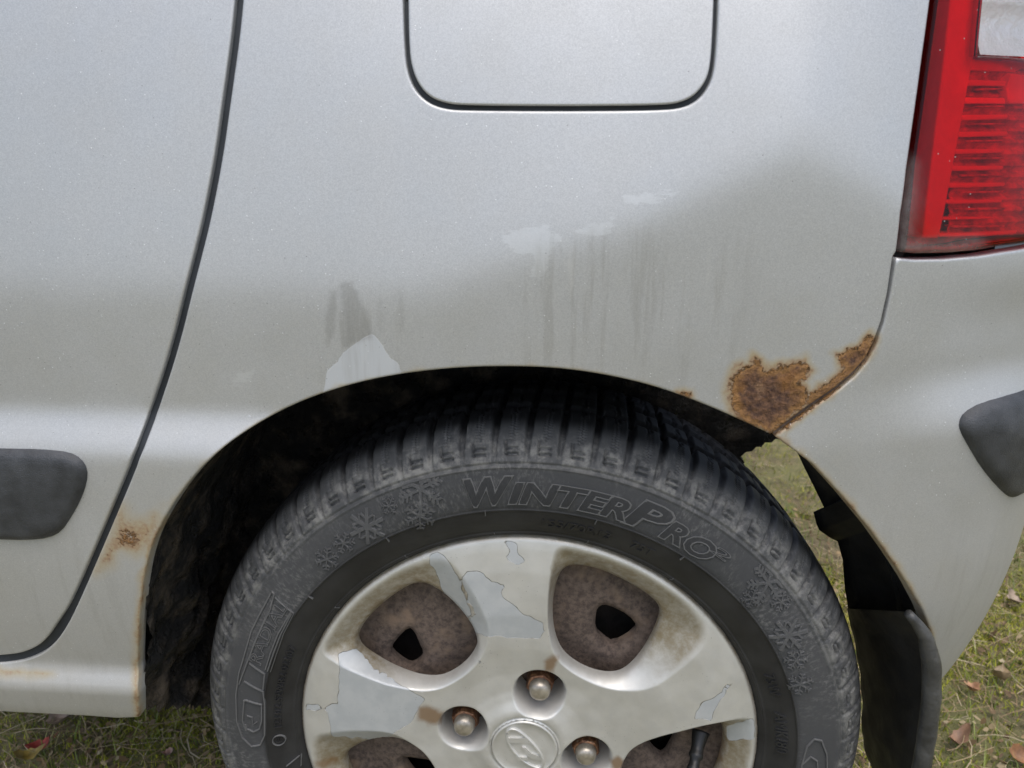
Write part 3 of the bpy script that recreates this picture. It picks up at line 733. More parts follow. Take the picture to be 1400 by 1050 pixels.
PR = np.stack([np.interp(sv, sf, fine[:, i]) for i in (0, 1)], 1)
tg = np.stack([np.gradient(PR[:, 0]), np.gradient(PR[:, 1])], 1); tg /= np.linalg.norm(tg, axis=1)[:, None]
NR = np.stack([tg[:, 1], -tg[:, 0]], 1)      # outward normal in (r, y)
NB, PER = 68, 26; NT_ = NB*PER
thg = np.arange(NT_)/NT_*2*math.pi
r_, y_ = PR[:, 0], PR[:, 1]
disp = np.zeros((NT_, len(sv)))
ridge = lambda r0, w, h: h*np.exp(-((r_-r0)/w)**2)*(y_ < .02)
disp += ridge(.2400, .0009, .0012)+ridge(.2085, .0006, .0009)+ridge(.1865, .0007, .0009)-.0006*((r_ < .2085) & (r_ > .1865) & (y_ < .02))
lam = (sv-sv[np.argmax(r_ > .242)])           # run from the shoulder line outwards
blk = (thg[:, None]*NB/(2*math.pi)+.10*lam[None]/.01*.22) % 1.0
on = (lam > 0) & (y_ < .13)
gw = .055+.040*np.clip((lam-.010)/.02, 0, 1)
groove = sstep(gw+.035, gw-.02, np.minimum(blk, 1-blk)*1.0)
depth = .0008+.0024*sstep(.003, .012, lam)+.0020*sstep(.018, .028, lam)
disp -= np.where(on[None], groove*depth[None], 0)
# shoulder blocks stand proud, sawtooth foot, two short cuts each
foot = .0016*sstep(0.0, .0016, lam[None]+0*thg[:, None])*on[None]
disp += foot
cx = (blk > .26) & (blk < .66)
for l0 in (.0068, .0110):
    disp -= np.where(cx, .0032*np.exp(-((lam[None]-l0)/.0010)**4), 0)
disp -= np.where((blk > .63) & (blk < .70) & (lam[None] > .0060) & (lam[None] < .0175), .0026, 0)
for yc in (.046, .080, .112): disp -= .0065*np.exp(-((y_-yc)/.004)**4)[None]*((lam > .02)[None])
zig = .46+.08*np.sin(lam[None]*2600)
disp -= np.where((lam[None] > .0165) & (np.abs(blk-zig) < .035), .0022, 0)
rr_ = r_[None]+NR[None, :, 0]*disp; yy_ = y_[None]+NR[None, :, 1]*disp
V = np.stack([rr_*np.cos(thg)[:, None], yy_, rr_*np.sin(thg)[:, None]], -1).reshape(-1, 3); m_ = len(sv)
idx = np.arange(NT_*m_).reshape(NT_, m_); nx = np.roll(idx, -1, 0)
Fq = np.stack([idx[:, :-1], nx[:, :-1], nx[:, 1:], idx[:, 1:]], -1).reshape(-1, 4)
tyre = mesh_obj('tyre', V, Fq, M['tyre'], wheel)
part_label(tyre, 'worn black winter tyre dusted with dried mud')

def sw(phi, r, h=0.0): return (r*math.cos(phi), side_y(r)-h, r*math.sin(phi))
def px_sw(px, py):
    y = -.0105
    for _ in range(6):
        q = bp(px, py, y)-np.array([0, 0, ZC]); r = math.hypot(q[0], q[2]); y = float(side_y(min(max(r, .18), .26)))
    return math.atan2(q[2], q[0]) % (2*math.pi), r
def text_bm(body, shear, offset, outline):
    cu_ = bpy.data.curves.new('lettering', 'FONT'); cu_.body = body; cu_.size = 1.0; cu_.shear = shear; cu_.offset = offset; cu_.resolution_u = 3
    if outline: cu_.fill_mode = 'NONE'; cu_.bevel_depth = .020; cu_.bevel_resolution = 1
    else: cu_.extrude = .5
    o = bpy.data.objects.new('lettering', cu_); COL.objects.link(o); dg = bpy.context.evaluated_depsgraph_get(); dg.update()
    me = bpy.data.meshes.new_from_object(o.evaluated_get(dg)); bpy.data.objects.remove(o); bpy.data.curves.remove(cu_)
    bm = bmesh.new(); bm.from_mesh(me); bpy.data.meshes.remove(me); return bm
def cut(bm, ny, nx_):
    xs = [v.co.x for v in bm.verts]; ys = [v.co.y for v in bm.verts]; x0, x1, y0, y1 = min(xs), max(xs), min(ys), max(ys)
    for k in range(1, ny): bmesh.ops.bisect_plane(bm, geom=bm.verts[:]+bm.edges[:]+bm.faces[:], plane_co=(0, y0+(y1-y0)*k/ny, 0), plane_no=(0, 1, 0))
    for k in range(1, nx_): bmesh.ops.bisect_plane(bm, geom=bm.verts[:]+bm.edges[:]+bm.faces[:], plane_co=(x0+(x1-x0)*k/nx_, 0, 0), plane_no=(1, 0, 0))
    return x0, x1, y0, y1
SMALL = []
def add_text(body, phi0, phi1, r0, hgt, shear=0.0, bold=0.0, raise_=.0009, big=False):
    """set text on the sidewall: from phi0 to phi1 (radians), baseline r0, cap height hgt, tops outwards"""
    adv = []
    full = text_bm(body, shear, bold, False); fx = [v.co.x for v in full.verts]; fy = [v.co.y for v in full.verts]; X0, X1, Y0, Y1 = min(fx), max(fx), min(fy), max(fy); full.free()
    def put(bm, dx, zmode):
        bm.verts.ensure_lookup_table(); Vt = []
        for v in bm.verts:
            ph = phi0+(phi1-phi0)*(v.co.x+dx-X0)/(X1-X0); r = r0+hgt*(v.co.y-Y0)/(Y1-Y0)
            Vt.append(sw(ph, r, (raise_ if v.co.z > 0 else -.002) if not zmode else raise_+v.co.z*hgt*.6))
        Fv = [tuple(v.index for v in f.verts) for f in bm.faces]; bm.free(); return Vt, Fv
    if not big:
        bm = text_bm(body, shear, bold, False); cut(bm, 4, max(2, len(body)*3)); SMALL.append(put(bm, 0, 0)); return
    for k, ch in enumerate(body):                # one object for each large letter
        dx = 0.0
        if k:
            a = text_bm(body[:k]+ch, shear, bold, False); b = text_bm(ch, shear, bold, False)
            dx = max(v.co.x for v in a.verts)-max(v.co.x for v in b.verts); a.free(); b.free()
        bm = text_bm(ch, shear, bold, False); cut(bm, 6, 5); v1, f1 = put(bm, dx, 0)
        bm = text_bm(ch, shear, bold, True); v2, f2 = put(bm, dx, 1); b = len(v1)
        mesh_obj('letter', v1+v2, f1+[tuple(b+i for i in f) for f in f2], M['tyre'], wheel, False, dict(clean=[1.0]*len(v1)+[0.0]*len(v2), edge=[0.0]*len(v1)+[1.0]*len(v2)))
RB = []
def rib(pts, w=.0016, h=.0011, closed=False):
    """raised line on the sidewall through (phi, r) points"""
    P = np.array([(r*math.cos(p), r*math.sin(p)) for p, r in pts])
    if closed: P = np.vstack([P, P[:1]])
    P = dens(P, .0035, False)
    t = np.gradient(P, axis=0); n = np.stack([-t[:, 1], t[:, 0]], 1); n /= np.maximum(np.linalg.norm(n, axis=1), 1e-9)[:, None]
    V = []
    for p, q in zip(P, n):
        for s, hh in ((-1, -.0008), (-.55, h), (.55, h), (1, -.0008)):
            a = p+q*s*w*.5; r = math.hypot(*a); V.append((a[0], float(side_y(r))-hh, a[1]))
    k = len(P); RB.append((V, [(i*4+j, i*4+j+1, (i+1)*4+j+1, (i+1)*4+j) for i in range(k-1) for j in range(3)]+[(0, 1, 2, 3), (k*4-1, k*4-2, k*4-3, k*4-4)]))
D = math.radians
add_text('W', *[px_sw(*p)[0] for p in ((636,672),(702,672))], .2130, .0215, .22, .042, big=True)
add_text('INTER', *[px_sw(*p)[0] for p in ((694,675),(866,686))], .2135, .0165, .26, .042, big=True)
add_text('P', *[px_sw(*p)[0] for p in ((855,700),(922,708))], .2130, .0215, .28, .042, big=True)
add_text('RO', *[px_sw(*p)[0] for p in ((905,724),(982,752))], .2130, .0165, .24, .042, big=True)
add_text('2', *[px_sw(*p)[0] for p in ((976,744),(1001,758))], .2235, .0065, .2, .01, big=True)
a0, a1 = px_sw(353,908)[0], px_sw(388,826)[0]; add_text('RADIAL', a0, a1, .2160, .0095, .12, .006, .0008, big=True)
b0, b1 = px_sw(395,992)[0], px_sw(402,884)[0]; add_text('1233/2-S2WR2 023/07', b0, b1, .1955, .0055, 0, 0, .0006)
c0, c1 = px_sw(1042,988)[0], px_sw(1044,1042)[0]; add_text('AMKI80', px_sw(1050,972)[0], px_sw(1050,1024)[0], .1935, .0085, 0, 0, .0006)
add_text('75W', px_sw(1036,922)[0], px_sw(1043,950)[0], .1935, .0075, 0, 0, .0006)
add_text('155/70R13', px_sw(742,708)[0], px_sw(838,728)[0], .1945, .0065, 0, 0, .0003)
add_text('75T', px_sw(866,740)[0], px_sw(898,752)[0], .1945, .0065, 0, 0, .0003)
# logo at the left: a looped G, its bar and the striped box round RADIAL
def pxr(L, **k): rib([px_sw(*p) for p in L], **k)
pxr([(327,935),(341,898),(352,870),(370,832),(375,812)]); pxr([(375,812),(372,808),(356,838),(344,862),(336,890),(327,920),(323,950),(324,985),(332,1008),(344,1020),(356,1018),(362,1005),(362,960),(360,945),(334,931)])
pxr([(341,906),(362,921),(360,942)]); pxr([(339,905),(347,880),(358,855),(374,817)], w=.0008)
pxr([(363,915),(370,893),(380,867),(398,836)]); pxr([(366,917),(374,893),(384,867),(399,838)], w=.0016); pxr([(370,918),(378,894),(388,866),(402,838)], w=.0008)
pxr([(376,816),(402,838)], w=.0008); pxr([(334,957),(337,957),(358,963),(358,985),(355,996),(347,1000),(338,996),(336,990)]); pxr([(334,957),(332,985),(337,998)]); pxr([(338,978),(345,980),(346,990),(352,986)], w=.0009)
# circled mark under the approval number, triangle below
ce, cr_ = px_sw(397,1008); rib([(ce+.0048/.1985*math.cos(w)*1.0, .1985+.0048*math.sin(w)) for w in np.linspace(0, 2*math.pi, 18)], w=.0008, h=.0007)
add_text('E', ce+.011, ce-.011, .1965, .004, 0, 0, .0006)
pxr([(392,1047),(413,1029),(412,1046)], w=.0009)
# loop of the matching logo at the lower right
pxr([(1093,1075),(1096,1045),(1103,1020),(1113,1010),(1123,1012),(1130,1030),(1131,1075)]); pxr([(1097,1044),(1108,1034),(1117,1040),(1119,1070)])
# mould vents: short ticks across the inner ring
for (x, y) in ((663,697),(817,708),(943,752),(538,746),(423,815)):
    ph, r = px_sw(x, y); rib([(ph, .2090), (ph+.002, .2050)], w=.0008, h=.0012)
for (x, y) in ((675,725),(922,790),(463,830),(555,760),(805,738)):
    ph, r = px_sw(x, y); rib([(ph, .1872), (ph+.002, .1835)], w=.0008, h=.0012)
def flake(px, py, rad, rot=0.0, style=0):
    n_before = len(RB)
    ph0, r0 = px_sw(px, py); c = np.array([r0*math.cos(ph0), r0*math.sin(ph0)])
    def line(a, b, w):
        Q = []
        for p in (a, (np.array(a)+np.array(b))/2, b):
            q = c+np.array(p); r = math.hypot(*q); r = min(max(r, .2), .2385); Q.append((math.atan2(q[1], q[0]), r))
        rib(Q, w=w, h=.0010)
    for k in range(6):
        w = rot+k*math.pi/3; e = np.array([math.cos(w), math.sin(w)]); ln = rad
        if style == 2: ln = rad*(1.15 if k in (1, 4) else .9)
        line((0, 0), e*ln, rad*.20 if style != 1 else rad*.30)
        for f_, l_ in (((.55, .36), (.85, .28)) if style == 0 else ((.45, .42),) if style == 1 else ((.5, .25), (.72, .3), (.95, .22))):
            for sg in (-1, 1):
                v = w+sg*math.pi/3.2; d = np.array([math.cos(v), math.sin(v)]); line(e*ln*f_, e*ln*f_+d*rad*l_, rad*.16)
    own = RB[n_before:]; del RB[n_before:]; FLAKES.append(own)
FLAKES = []
flake(575,668,.0165,.52,2); flake(574,705,.0110,.52,0); flake(532,691,.0062,.1,0); flake(502,720,.0140,.52,1); flake(470,742,.0080,.2,0); flake(447,764,.0090,.4,0)
flake(1050,796,.0150,.1,2); flake(1028,818,.0075,.3,0); flake(1068,822,.0075,.3,0); flake(1078,868,.0140,.2,1); flake(1088,902,.0085,.1,0); flake(1094,935,.0090,.45,0)
def joined(name, lst, mat, parent, smooth=False):
    V, F_ = [], []
    for v, f in lst: b = len(V); V += list(v); F_ += [tuple(b+i for i in t) for t in f]
    return mesh_obj(name, V, F_, mat, parent, smooth)
for own in FLAKES:
    o = joined('snowflake', own, M['tyre'], wheel); a = o.data.attributes.new('edge', 'FLOAT', 'POINT'); a.data.foreach_set('value', np.full(len(o.data.vertices), .4, np.float32))
o = joined('sidewall_lettering', SMALL, M['tyre'], wheel); tag(o, kind='stuff')
for own in RB:
    o = mesh_obj('moulded_line', own[0], own[1], M['tyre'], wheel, False, dict(edge=[.9]*len(own[0])))
# dried grass bits stuck on the tread
# ---- hubcap
Z5 = lambda L: [(400+x/2.154, 700+y/2.154) for x, y in L]
Z2 = lambda L: [(400+x/7, 900+y/7) for x, y in L]; Z5r = lambda L: [(880+x/7, 900+y/7) for x, y in L]
def hub_xy(L, y): return [np.array(bp(px, py, y))[[0, 2]]-np.array([0, ZC]) for px, py in L]
DISH = Z5([(772,96),(860,96),(950,120),(1050,170),(1150,248),(1232,335),(1222,395),(1132,478),(1047,529),(965,529),(897,514),(826,478),(770,431),(750,350),(750,250),(758,150)])
HOLEP = Z5([(792,170),(828,155),(900,168),(980,203),(1060,253),(1086,290),(1078,335),(1050,395),(1010,452),(970,484),(930,490),(880,480),(830,455),(790,420),(768,360),(764,280),(774,215)])
def base_y(r): return np.interp(r, [0, .0268, .0275, .029, .034, .042, .05, .066, .09, .12, .155, .172, .1785, .1800, .1812, .1825, .1835], [-.0090, -.0090, -.0070, -.0088, -.0085, -.0052, -.0034, -.0034, -.0060, -.0072, -.0050, -.0024, -.0008, 0, .0012, .0036, .0070])
def hole_y(r): return np.interp(r, [.07, .10, .135, .165, .18], [-.0015, .0025, .0090, .0120, .012])
def hub_on(L, fn):
    out = []
    for p in L:
        y = 0.0
        for _ in range(12): q = hub_xy([p], y)[0]; y = float(fn(np.linalg.norm(q)))
        out.append(q)
    return out
dish0 = np.array(smooth_poly(hub_on(DISH, base_y), 2)); hole0 = np.array(smooth_poly(hub_on(HOLEP, hole_y), 2))
rd = np.linalg.norm(dish0, axis=1); dish0 = dish0*np.minimum(1, .1785/rd)[:, None]
def rot(P, a): c, s = math.cos(a), math.sin(a); return np.asarray(P)@np.array([[c, s], [-s, c]])
ANG = [k*2*math.pi/5 for k in range(5)]
dishes = [dens(rot(dish0, a), .003) for a in ANG]; holes_ = [dens(rot(hole0, a), .003) for a in ANG]
BOLT_R = .0500; BOLT_A = [math.radians(77+90*k) for k in range(4)]
bolts = [np.array([BOLT_R*math.cos(a), BOLT_R*math.sin(a)]) for a in BOLT_A]
circ = lambda c, r, n: np.array([c+r*np.array([math.cos(2*math.pi*i/n), math.sin(2*math.pi*i/n)]) for i in range(n)])
O2 = np.zeros(2); rimc = circ(O2, .1835, 360); embc = circ(O2, .0268, 80)
pock = [circ(b, .0215, 60) for b in bolts]; pocki = [circ(b, .0188, 56) for b in bolts]
gx, gy = np.meshgrid(np.arange(-.19, .19, .0022), np.arange(-.19, .19, .0022)); G = np.stack([gx.ravel(), gy.ravel()], 1)+RNG.uniform(-1e-4, 1e-4, (gx.size, 2))
gr = np.linalg.norm(G, axis=1); G = G[(gr < .176) & (gr > .0290)]
loops = [rimc, embc]+dishes+holes_+pock+pocki
ddm = np.minimum.reduce([pdist(G, L) for L in loops]); G = G[ddm > .0016]
extra = [circ(O2, r, 300) for r in (.1825, .1812, .1800, .1790, .1775)]+[circ(O2, r, 80) for r in (.0273, .0278, .0284)]
extra += [circ(b, r, 60) for b in bolts for r in (.0224, .0210, .0205, .0199, .0193)]
for L in dishes:                              # rounded crest along each dish edge
    t = np.roll(L, -1, 0)-np.roll(L, 1, 0); n = np.stack([-t[:, 1], t[:, 0]], 1); n /= np.linalg.norm(n, axis=1)[:, None]
    for o in (-.0014, -.0007, .0007, .0014):
        Q = L+n*o; Q = Q[np.linalg.norm(Q, axis=1) < .1772]; extra.append(Q[pdist(Q, L) > abs(o)*.9])
def keep(c):
    k = (np.linalg.norm(c, axis=1) < .1834) & (np.linalg.norm(c, axis=1) > .0266)
    for h in holes_: k &= ~inside(c, h)
    for p in pocki: k &= ~inside(c, p)
    return k
V2, Fc = cdt(np.concatenate([G]+extra), loops, keep)
rad = np.linalg.norm(V2, axis=1)
yb = base_y(rad); inD = np.zeros(len(V2), bool); tmax = np.zeros(len(V2))
for dp, hp in zip(dishes, holes_):
    i_ = inside(V2, dp) | (pdist(V2, dp) < 1e-6); i_ = np.nonzero(i_ & (rad < .1795))[0]
    do = pdist(V2[i_], dp); di = pdist(V2[i_], hp); t = do/np.maximum(do+di, 1e-9); tmax[i_] = np.maximum(tmax[i_], t)
yh = hole_y(rad)
e_ = np.clip(tmax, 0, 1); prof = np.where(e_ < .12, e_*e_/.12*.5, e_-.06)/.94; roll_ = .0018*np.clip((e_-.86)/.14, 0, 1)**2
y = yb+(yh-yb)*prof+roll_
for b in bolts:                               # conical lug pockets, open wider towards the hub centre
    dv = V2-b; d = np.linalg.norm(dv, axis=1)
    y = y+.0055*np.clip((.0217-d)/.0029, 0, 1)**1.8
    y = y+.0016*np.exp(-((d-.0205)/.0012)**2)*0
V = np.stack([V2[:, 0], y, V2[:, 1]], 1)
n0 = np.cross(V[Fc[:, 1]]-V[Fc[:, 0]], V[Fc[:, 2]]-V[Fc[:, 0]])
if n0[:, 1].mean() > 0: Fc = Fc[:, ::-1]
B = boundary(Fc); bv = sorted({a for e in B for a in e}); m = {b: len(V)+i for i, b in enumerate(bv)}
S = V[bv].copy(); nb_ = np.minimum.reduce([np.linalg.norm(V[bv][:, [0, 2]]-b, axis=1) for b in bolts]); S[:, 1] += np.where(nb_ < .0195, .030, .006)
Vall = np.concatenate([V, S]); faces = [tuple(f) for f in Fc]+[(b, a, m[a], m[b]) for a, b in B]
px = proj(Vall+np.array([0, 0, ZC])); Q = wob(px, .10, 3.0, 4.4)
PEEL = [Z5([(618,84),(628,98),(640,114),(632,130),(640,148),(668,155),(682,148),(678,135),(666,125),(660,95),(648,84),(635,88)]),
        Z5([(498,190),(512,174),(535,172),(560,180),(590,205),(625,215),(612,245),(640,265),(680,300),(735,325),(743,350),(722,373),(680,372),(620,368),(560,365),(505,345),(490,325),(530,310),(540,300),(520,260),(505,220)]),
        Z5([(404,125),(430,119),(455,140),(480,180),(505,240),(528,300),(488,320),(468,290),(440,230),(425,180),(404,155)]),
        Z2([(440,-60),(600,-90),(700,-30),(775,130),(960,210),(1190,330),(1270,390),(1190,520),(1140,590),(940,740),(800,840),(700,765),(385,750),(345,620),(325,500),(290,460),(440,430),(440,120)]),
        Z2([(120,430),(200,440),(290,465),(250,500),(130,495)]),
        Z5r([(478,585),(540,440),(690,360),(800,260),(872,233),(800,310),(730,400),(680,500),(640,600),(560,575)]), Z5r([(790,640),(1062,570),(1062,770),(800,790)]),
        Z5([(548,432),(556,440),(550,446)])]
peel = np.zeros(len(Vall))
for P_ in PEEL: peel = np.maximum(peel, np.clip(.5-sdist(Q, P_)/10, 0, 1))
STAIN = [(Z5([(372,575),(400,570),(445,590),(445,622),(400,625),(370,612)]), 14, 1.0), (Z5([(735,440),(760,420),(785,425),(770,470),(745,475)]), 10, .9), (Z5([(930,730),(960,720),(985,740),(950,770)]), 12, 1.0),
         (Z2([(200,980),(440,920),(470,1000),(300,1050),(200,1050)]), 12, .7), (Z5r([(640,700),(780,720),(760,1000),(700,1000)]), 14, .65)]
stain = np.zeros(len(Vall))
for P_, so, k in STAIN: stain = np.maximum(stain, k*np.clip(.5-sdist(Q, P_)/so, 0, 1))
ra = np.linalg.norm(Vall[:, [0, 2]], axis=1); tm = np.concatenate([tmax, tmax[bv]])
grime = np.clip(sstep(.02, .25, tm)*sstep(.10, .15, ra)*.85+.85*sstep(.1788, .1812, ra)+.25*sstep(.5, 1, tm), 0, 1)
hub = mesh_obj('hubcap', Vall, faces, M['hub'], wheel, True, dict(peel=peel, stain=stain, grime=grime))
part_label(hub, 'five-spoke silver plastic hubcap with peeling paint')
# emblem: raised disc, slanted oval ring and slanted H strokes
def disc(prof, n=72):
    V = [(r*math.cos(2*math.pi*i/n), y, r*math.sin(2*math.pi*i/n)) for r, y in prof for i in range(n)]
    F_ = [(j*n+i, j*n+(i+1) % n, (j+1)*n+(i+1) % n, (j+1)*n+i) for j in range(len(prof)-1) for i in range(n)]
    V.append((0, prof[-1][1], 0)); c = len(V)-1; F_ += [((len(prof)-1)*n+i, (len(prof)-1)*n+(i+1) % n, c) for i in range(n)]
    return V, F_
V, F_ = disc([(.0272,-.004),(.0264,-.0062),(.0262,-.0085),(.0257,-.0096),(.0250,-.0100),(.0243,-.0097),(.0236,-.0090),(.018,-.0091),(.009,-.0092)])
mesh_obj('emblem_disc', V, F_, M['hub'], wheel)
Z6 = lambda L: [(600+x/5.385, 900+y/5.385) for x, y in L]
oval_px = Z6([(500,570),(505,540),(530,524),(570,530),(620,565),(680,620),(730,680),(762,740),(768,790),(745,812),(700,805),(640,775),(580,725),(530,665),(505,615)])
ov = np.array(hub_xy(smooth_poly(oval_px, 2), -.0105))
EM = []
def ridge_line(P, w, h, closed, y0=-.0090):
    P = np.vstack([P, P[:2]]) if closed else P
    t = np.gradient(P, axis=0); n = np.stack([-t[:, 1], t[:, 0]], 1); n /= np.linalg.norm(n, axis=1)[:, None]; V = []
    for p, q in zip(P, n):
        for s, hh in ((-1, 0), (-.75, h*.7), (-.35, h), (.35, h), (.75, h*.7), (1, 0)): a = p+q*s*w/2; V.append((a[0], y0-hh, a[1]))
    k = len(P); EM.append((V, [(i*6+j, i*6+j+1, (i+1)*6+j+1, (i+1)*6+j) for i in range(k-1) for j in range(5)]))
ridge_line(ov, .0026, .0018, True)
def prism(L, h, y0=-.0085):
    P = hub_xy(Z6(L), -.0105); n = len(P); V = [(p[0], y0-h, p[1]) for p in P]+[(p[0], y0, p[1]) for p in P]
    EM.append((V, [tuple(range(n))]+[(i, n+i, n+(i+1) % n, (i+1) % n) for i in range(n)]))
prism([(508,588),(655,590),(690,626),(640,622),(575,624),(512,622)], .0022)
prism([(566,722),(600,728),(650,730),(655,752),(580,755)], .0022); prism([(612,655),(640,660),(680,700),(740,722),(758,752),(690,742),(650,715)], .0022)
joined('emblem', EM, M['hub'], wheel, False)
part_label(wheel.children[-1], 'raised slanted oval emblem with a slanted H')
# lug nuts
def nut_mesh():
    V = []; F_ = []; n = 6
    def ring(r, y, k=6, ph=0): 
        b = len(V); V.extend([(r*math.cos(2*math.pi*i/k+ph), y, r*math.sin(2*math.pi*i/k+ph)) for i in range(k)]); return b
    k = 36; hexr = lambda w: .0098/max(math.cos(((w+math.pi/6) % (math.pi/3))-math.pi/6), .5)
    prof = [(.0, .040), (.0, .0062), (.35, .0042), (1.0, .0032)]; 
    for s, y in prof:
        for i in range(k):
            w = 2*math.pi*i/k; r = hexr(w)*(1-s)+.0092*s if s < 1 else .0086; V.append((r*math.cos(w), y, r*math.sin(w)))
    F_ += [(j*k+i, j*k+(i+1) % k, (j+1)*k+(i+1) % k, (j+1)*k+i) for j in range(3) for i in range(k)]
    return V, F_
nv_, nf_ = nut_mesh(); cv_, cf_ = disc([(.0084,.0034),(.0084,.0010),(.0082,-.0012),(.0076,-.0032),(.0060,-.0046),(.0035,-.0052)], 36)
nut_me = cap_me = None
for k, b in enumerate(bolts):
    if k == 0:
        nu = mesh_obj('lug_nut', nv_, nf_, M['nut'], wheel, False); cp = mesh_obj('lug_nut_cap', cv_, cf_, M['nutcap'], wheel); nut_me, cap_me = nu.data, cp.data
    else:
        nu = link(bpy.data.objects.new('lug_nut', nut_me), wheel); cp = link(bpy.data.objects.new('lug_nut_cap', cap_me), wheel)
    nu.location = cp.location = (b[0], 0, b[1]); nu.rotation_euler = cp.rotation_euler = (0, .3+.5*k, 0)
# rusty steel rim behind the hubcap, with vent holes
V1 = Z5([(285,415),(300,385),(340,345),(358,360),(372,392),(384,415),(378,445),(350,468),(325,462),(285,432)])
V3 = Z5([(893,300),(905,282),(930,280),(990,310),(1018,345),(1010,370),(945,408),(920,392),(890,365)])
RY = .030
vents = [np.array(smooth_poly(hub_xy(V1, RY), 1)), np.array(smooth_poly(hub_xy(V3, RY), 1))]
vents += [rot(vents[0], a) for a in (1.15, 2.3, 3.45)]
vents = [dens(v, .003) for v in vents]
gx, gy = np.meshgrid(np.arange(-.18, .18, .005), np.arange(-.18, .18, .005)); G = np.stack([gx.ravel(), gy.ravel()], 1)+RNG.uniform(-2e-4, 2e-4, (gx.size, 2))
rc_ = circ(O2, .176, 160); gr = np.linalg.norm(G, axis=1); G = G[(gr < .172)]; G = G[np.minimum.reduce([pdist(G, v) for v in vents]) > .003]
def keepr(c):
    k = np.linalg.norm(c, axis=1) < .1759
    for v in vents: k &= ~inside(c, v)
    return k
V2, Fc = cdt(G, [rc_]+vents, keepr); rr2 = np.linalg.norm(V2, axis=1)
yr = np.interp(rr2, [0, .07, .085, .105, .13, .15, .165, .176], [.034, .034, .030, .0285, .030, .036, .030, .022])
dv = np.minimum.reduce([pdist(V2, v) for v in vents]); yr = yr+.004*np.exp(-dv/.003)
V = np.stack([V2[:, 0], yr, V2[:, 1]], 1); B = boundary(Fc); bv = sorted({a for e in B for a in e}); m = {b: len(V)+i for i, b in enumerate(bv)}
S = V[bv].copy(); S[:, 1] += .010
mesh_obj('steel_rim', np.concatenate([V, S]), [tuple(f) for f in Fc]+[(b, a, m[a], m[b]) for a, b in B], M['rust'], wheel)
V, F_ = disc([(.172,.075),(.150,.070),(.03,.066)]); mesh_obj('brake_drum', V, F_, M['drum'], wheel)
# valve stem seen through the lower right opening
v0 = bp(958,1000,.020)-np.array([0, 0, ZC]); v1 = bp(946,1060,-.004)-np.array([0, 0, ZC])
pth = [v0+(v1-v0)*t for t in np.linspace(0, 1, 18)]
V, F_ = tube(pth, [.0072-.0022*min(1, i/6)+(.0008 if i in (9, 10, 14, 15) else 0)-(.0008 if i > 10 else 0) for i in range(18)], 14); mesh_obj('valve_stem', V, F_, M['valve'], wheel)

# ------------------------------------------------------------------ ground
def make_ground():
    t = NT('mossy_soil')
    c = t.mix(t.rng(t.noise(9, 6, .6), .35, .65), (.17, .135, .075), (.22, .21, .085))
    c = t.mix(t.rng(t.noise(60, 6, .65), .45, .7), c, (.32, .25, .14))
    c = t.mix(t.rng(t.noise(4, 5, .6), .45, .7), c, (.25, .24, .095))
    t.set(Base_Color=c, Roughness=.95, Normal=t.bump(t.noise(120, 8, .7), .8, .01)); return t.m
def make_leafy(name, cols, rough=.6, sheen=False):
    t = NT(name); n = t.attr('tint')
    cr = t.n.new('ShaderNodeValToRGB'); e = cr.color_ramp.elements
    e[0].color = (*cols[0], 1); e[-1].color = (*cols[-1], 1)
    for i, c in enumerate(cols[1:-1]): x = e.new((i+1)/(len(cols)-1)); x.color = (*c, 1)
    t.L(n, cr.inputs[0]); t.set(Base_Color=cr.outputs[0], Roughness=rough); return t.m
M['ground'] = make_ground()
M['grass'] = make_leafy('grass_blade', [(.08, .12, .018), (.14, .20, .028), (.24, .28, .05), (.42, .38, .15)], .5)
M['moss'] = make_leafy('moss', [(.11, .13, .012), (.26, .29, .022), (.42, .42, .035), (.54, .49, .12)], .8)
M['straw'] = make_leafy('dry_straw', [(.14, .085, .04), (.26, .18, .09), (.38, .29, .16), (.50, .42, .28)], .7)
def gh(x, y):
    v = Vector((x*3.1, y*3.1, 0)); w = Vector((x*22, y*22, 4))
    return .018*noise.noise(v)+.006*noise.noise(w)+.002
def grid_sheet(xs, ys, hf):
    V = [(x, y, hf(x, y)) for y in ys for x in xs]; n = len(xs)
    return V, [(j*n+i, j*n+i+1, (j+1)*n+i+1, (j+1)*n+i) for j in range(len(ys)-1) for i in range(n-1)]
def spaced(lo, a, b, hi, h):
    inn_ = list(np.arange(a, b, h)); L_ = []; x = a; s = h
    while x > lo: s *= 1.35; x -= s; L_.append(max(x, lo))
    Rr = []; x = inn_[-1]; s = h
    while x < hi: s *= 1.35; x += s; Rr.append(min(x, hi))
    return L_[::-1]+inn_+Rr
V, F_ = grid_sheet(spaced(-400, -1.0, 2.2, 400, .02), spaced(-400, -.4, 3.2, 400, .02), lambda x, y: gh(x, y)-.004)
ground = mesh_obj('ground', V, F_, M['ground']); tag(ground, 'mossy soil under and around the car', 'ground', None, 'structure')
def scatter(n, zones):
    out = []; w = np.array([z[4] for z in zones], float); w /= w.sum()
    for z, k in zip(zones, (w*n).astype(int)):
        xs = RNG.uniform(z[0], z[1], k); ys = RNG.uniform(z[2], z[3], k); out += list(zip(xs, ys))
    return out
ZONES = [(-.85, -.15, .12, .50, 2.6), (.30, .95, .10, .95, 4.0), (.30, 1.6, .9, 2.6, 3.0), (-1.0, 2.4, -.3, 3.4, 1.0)]
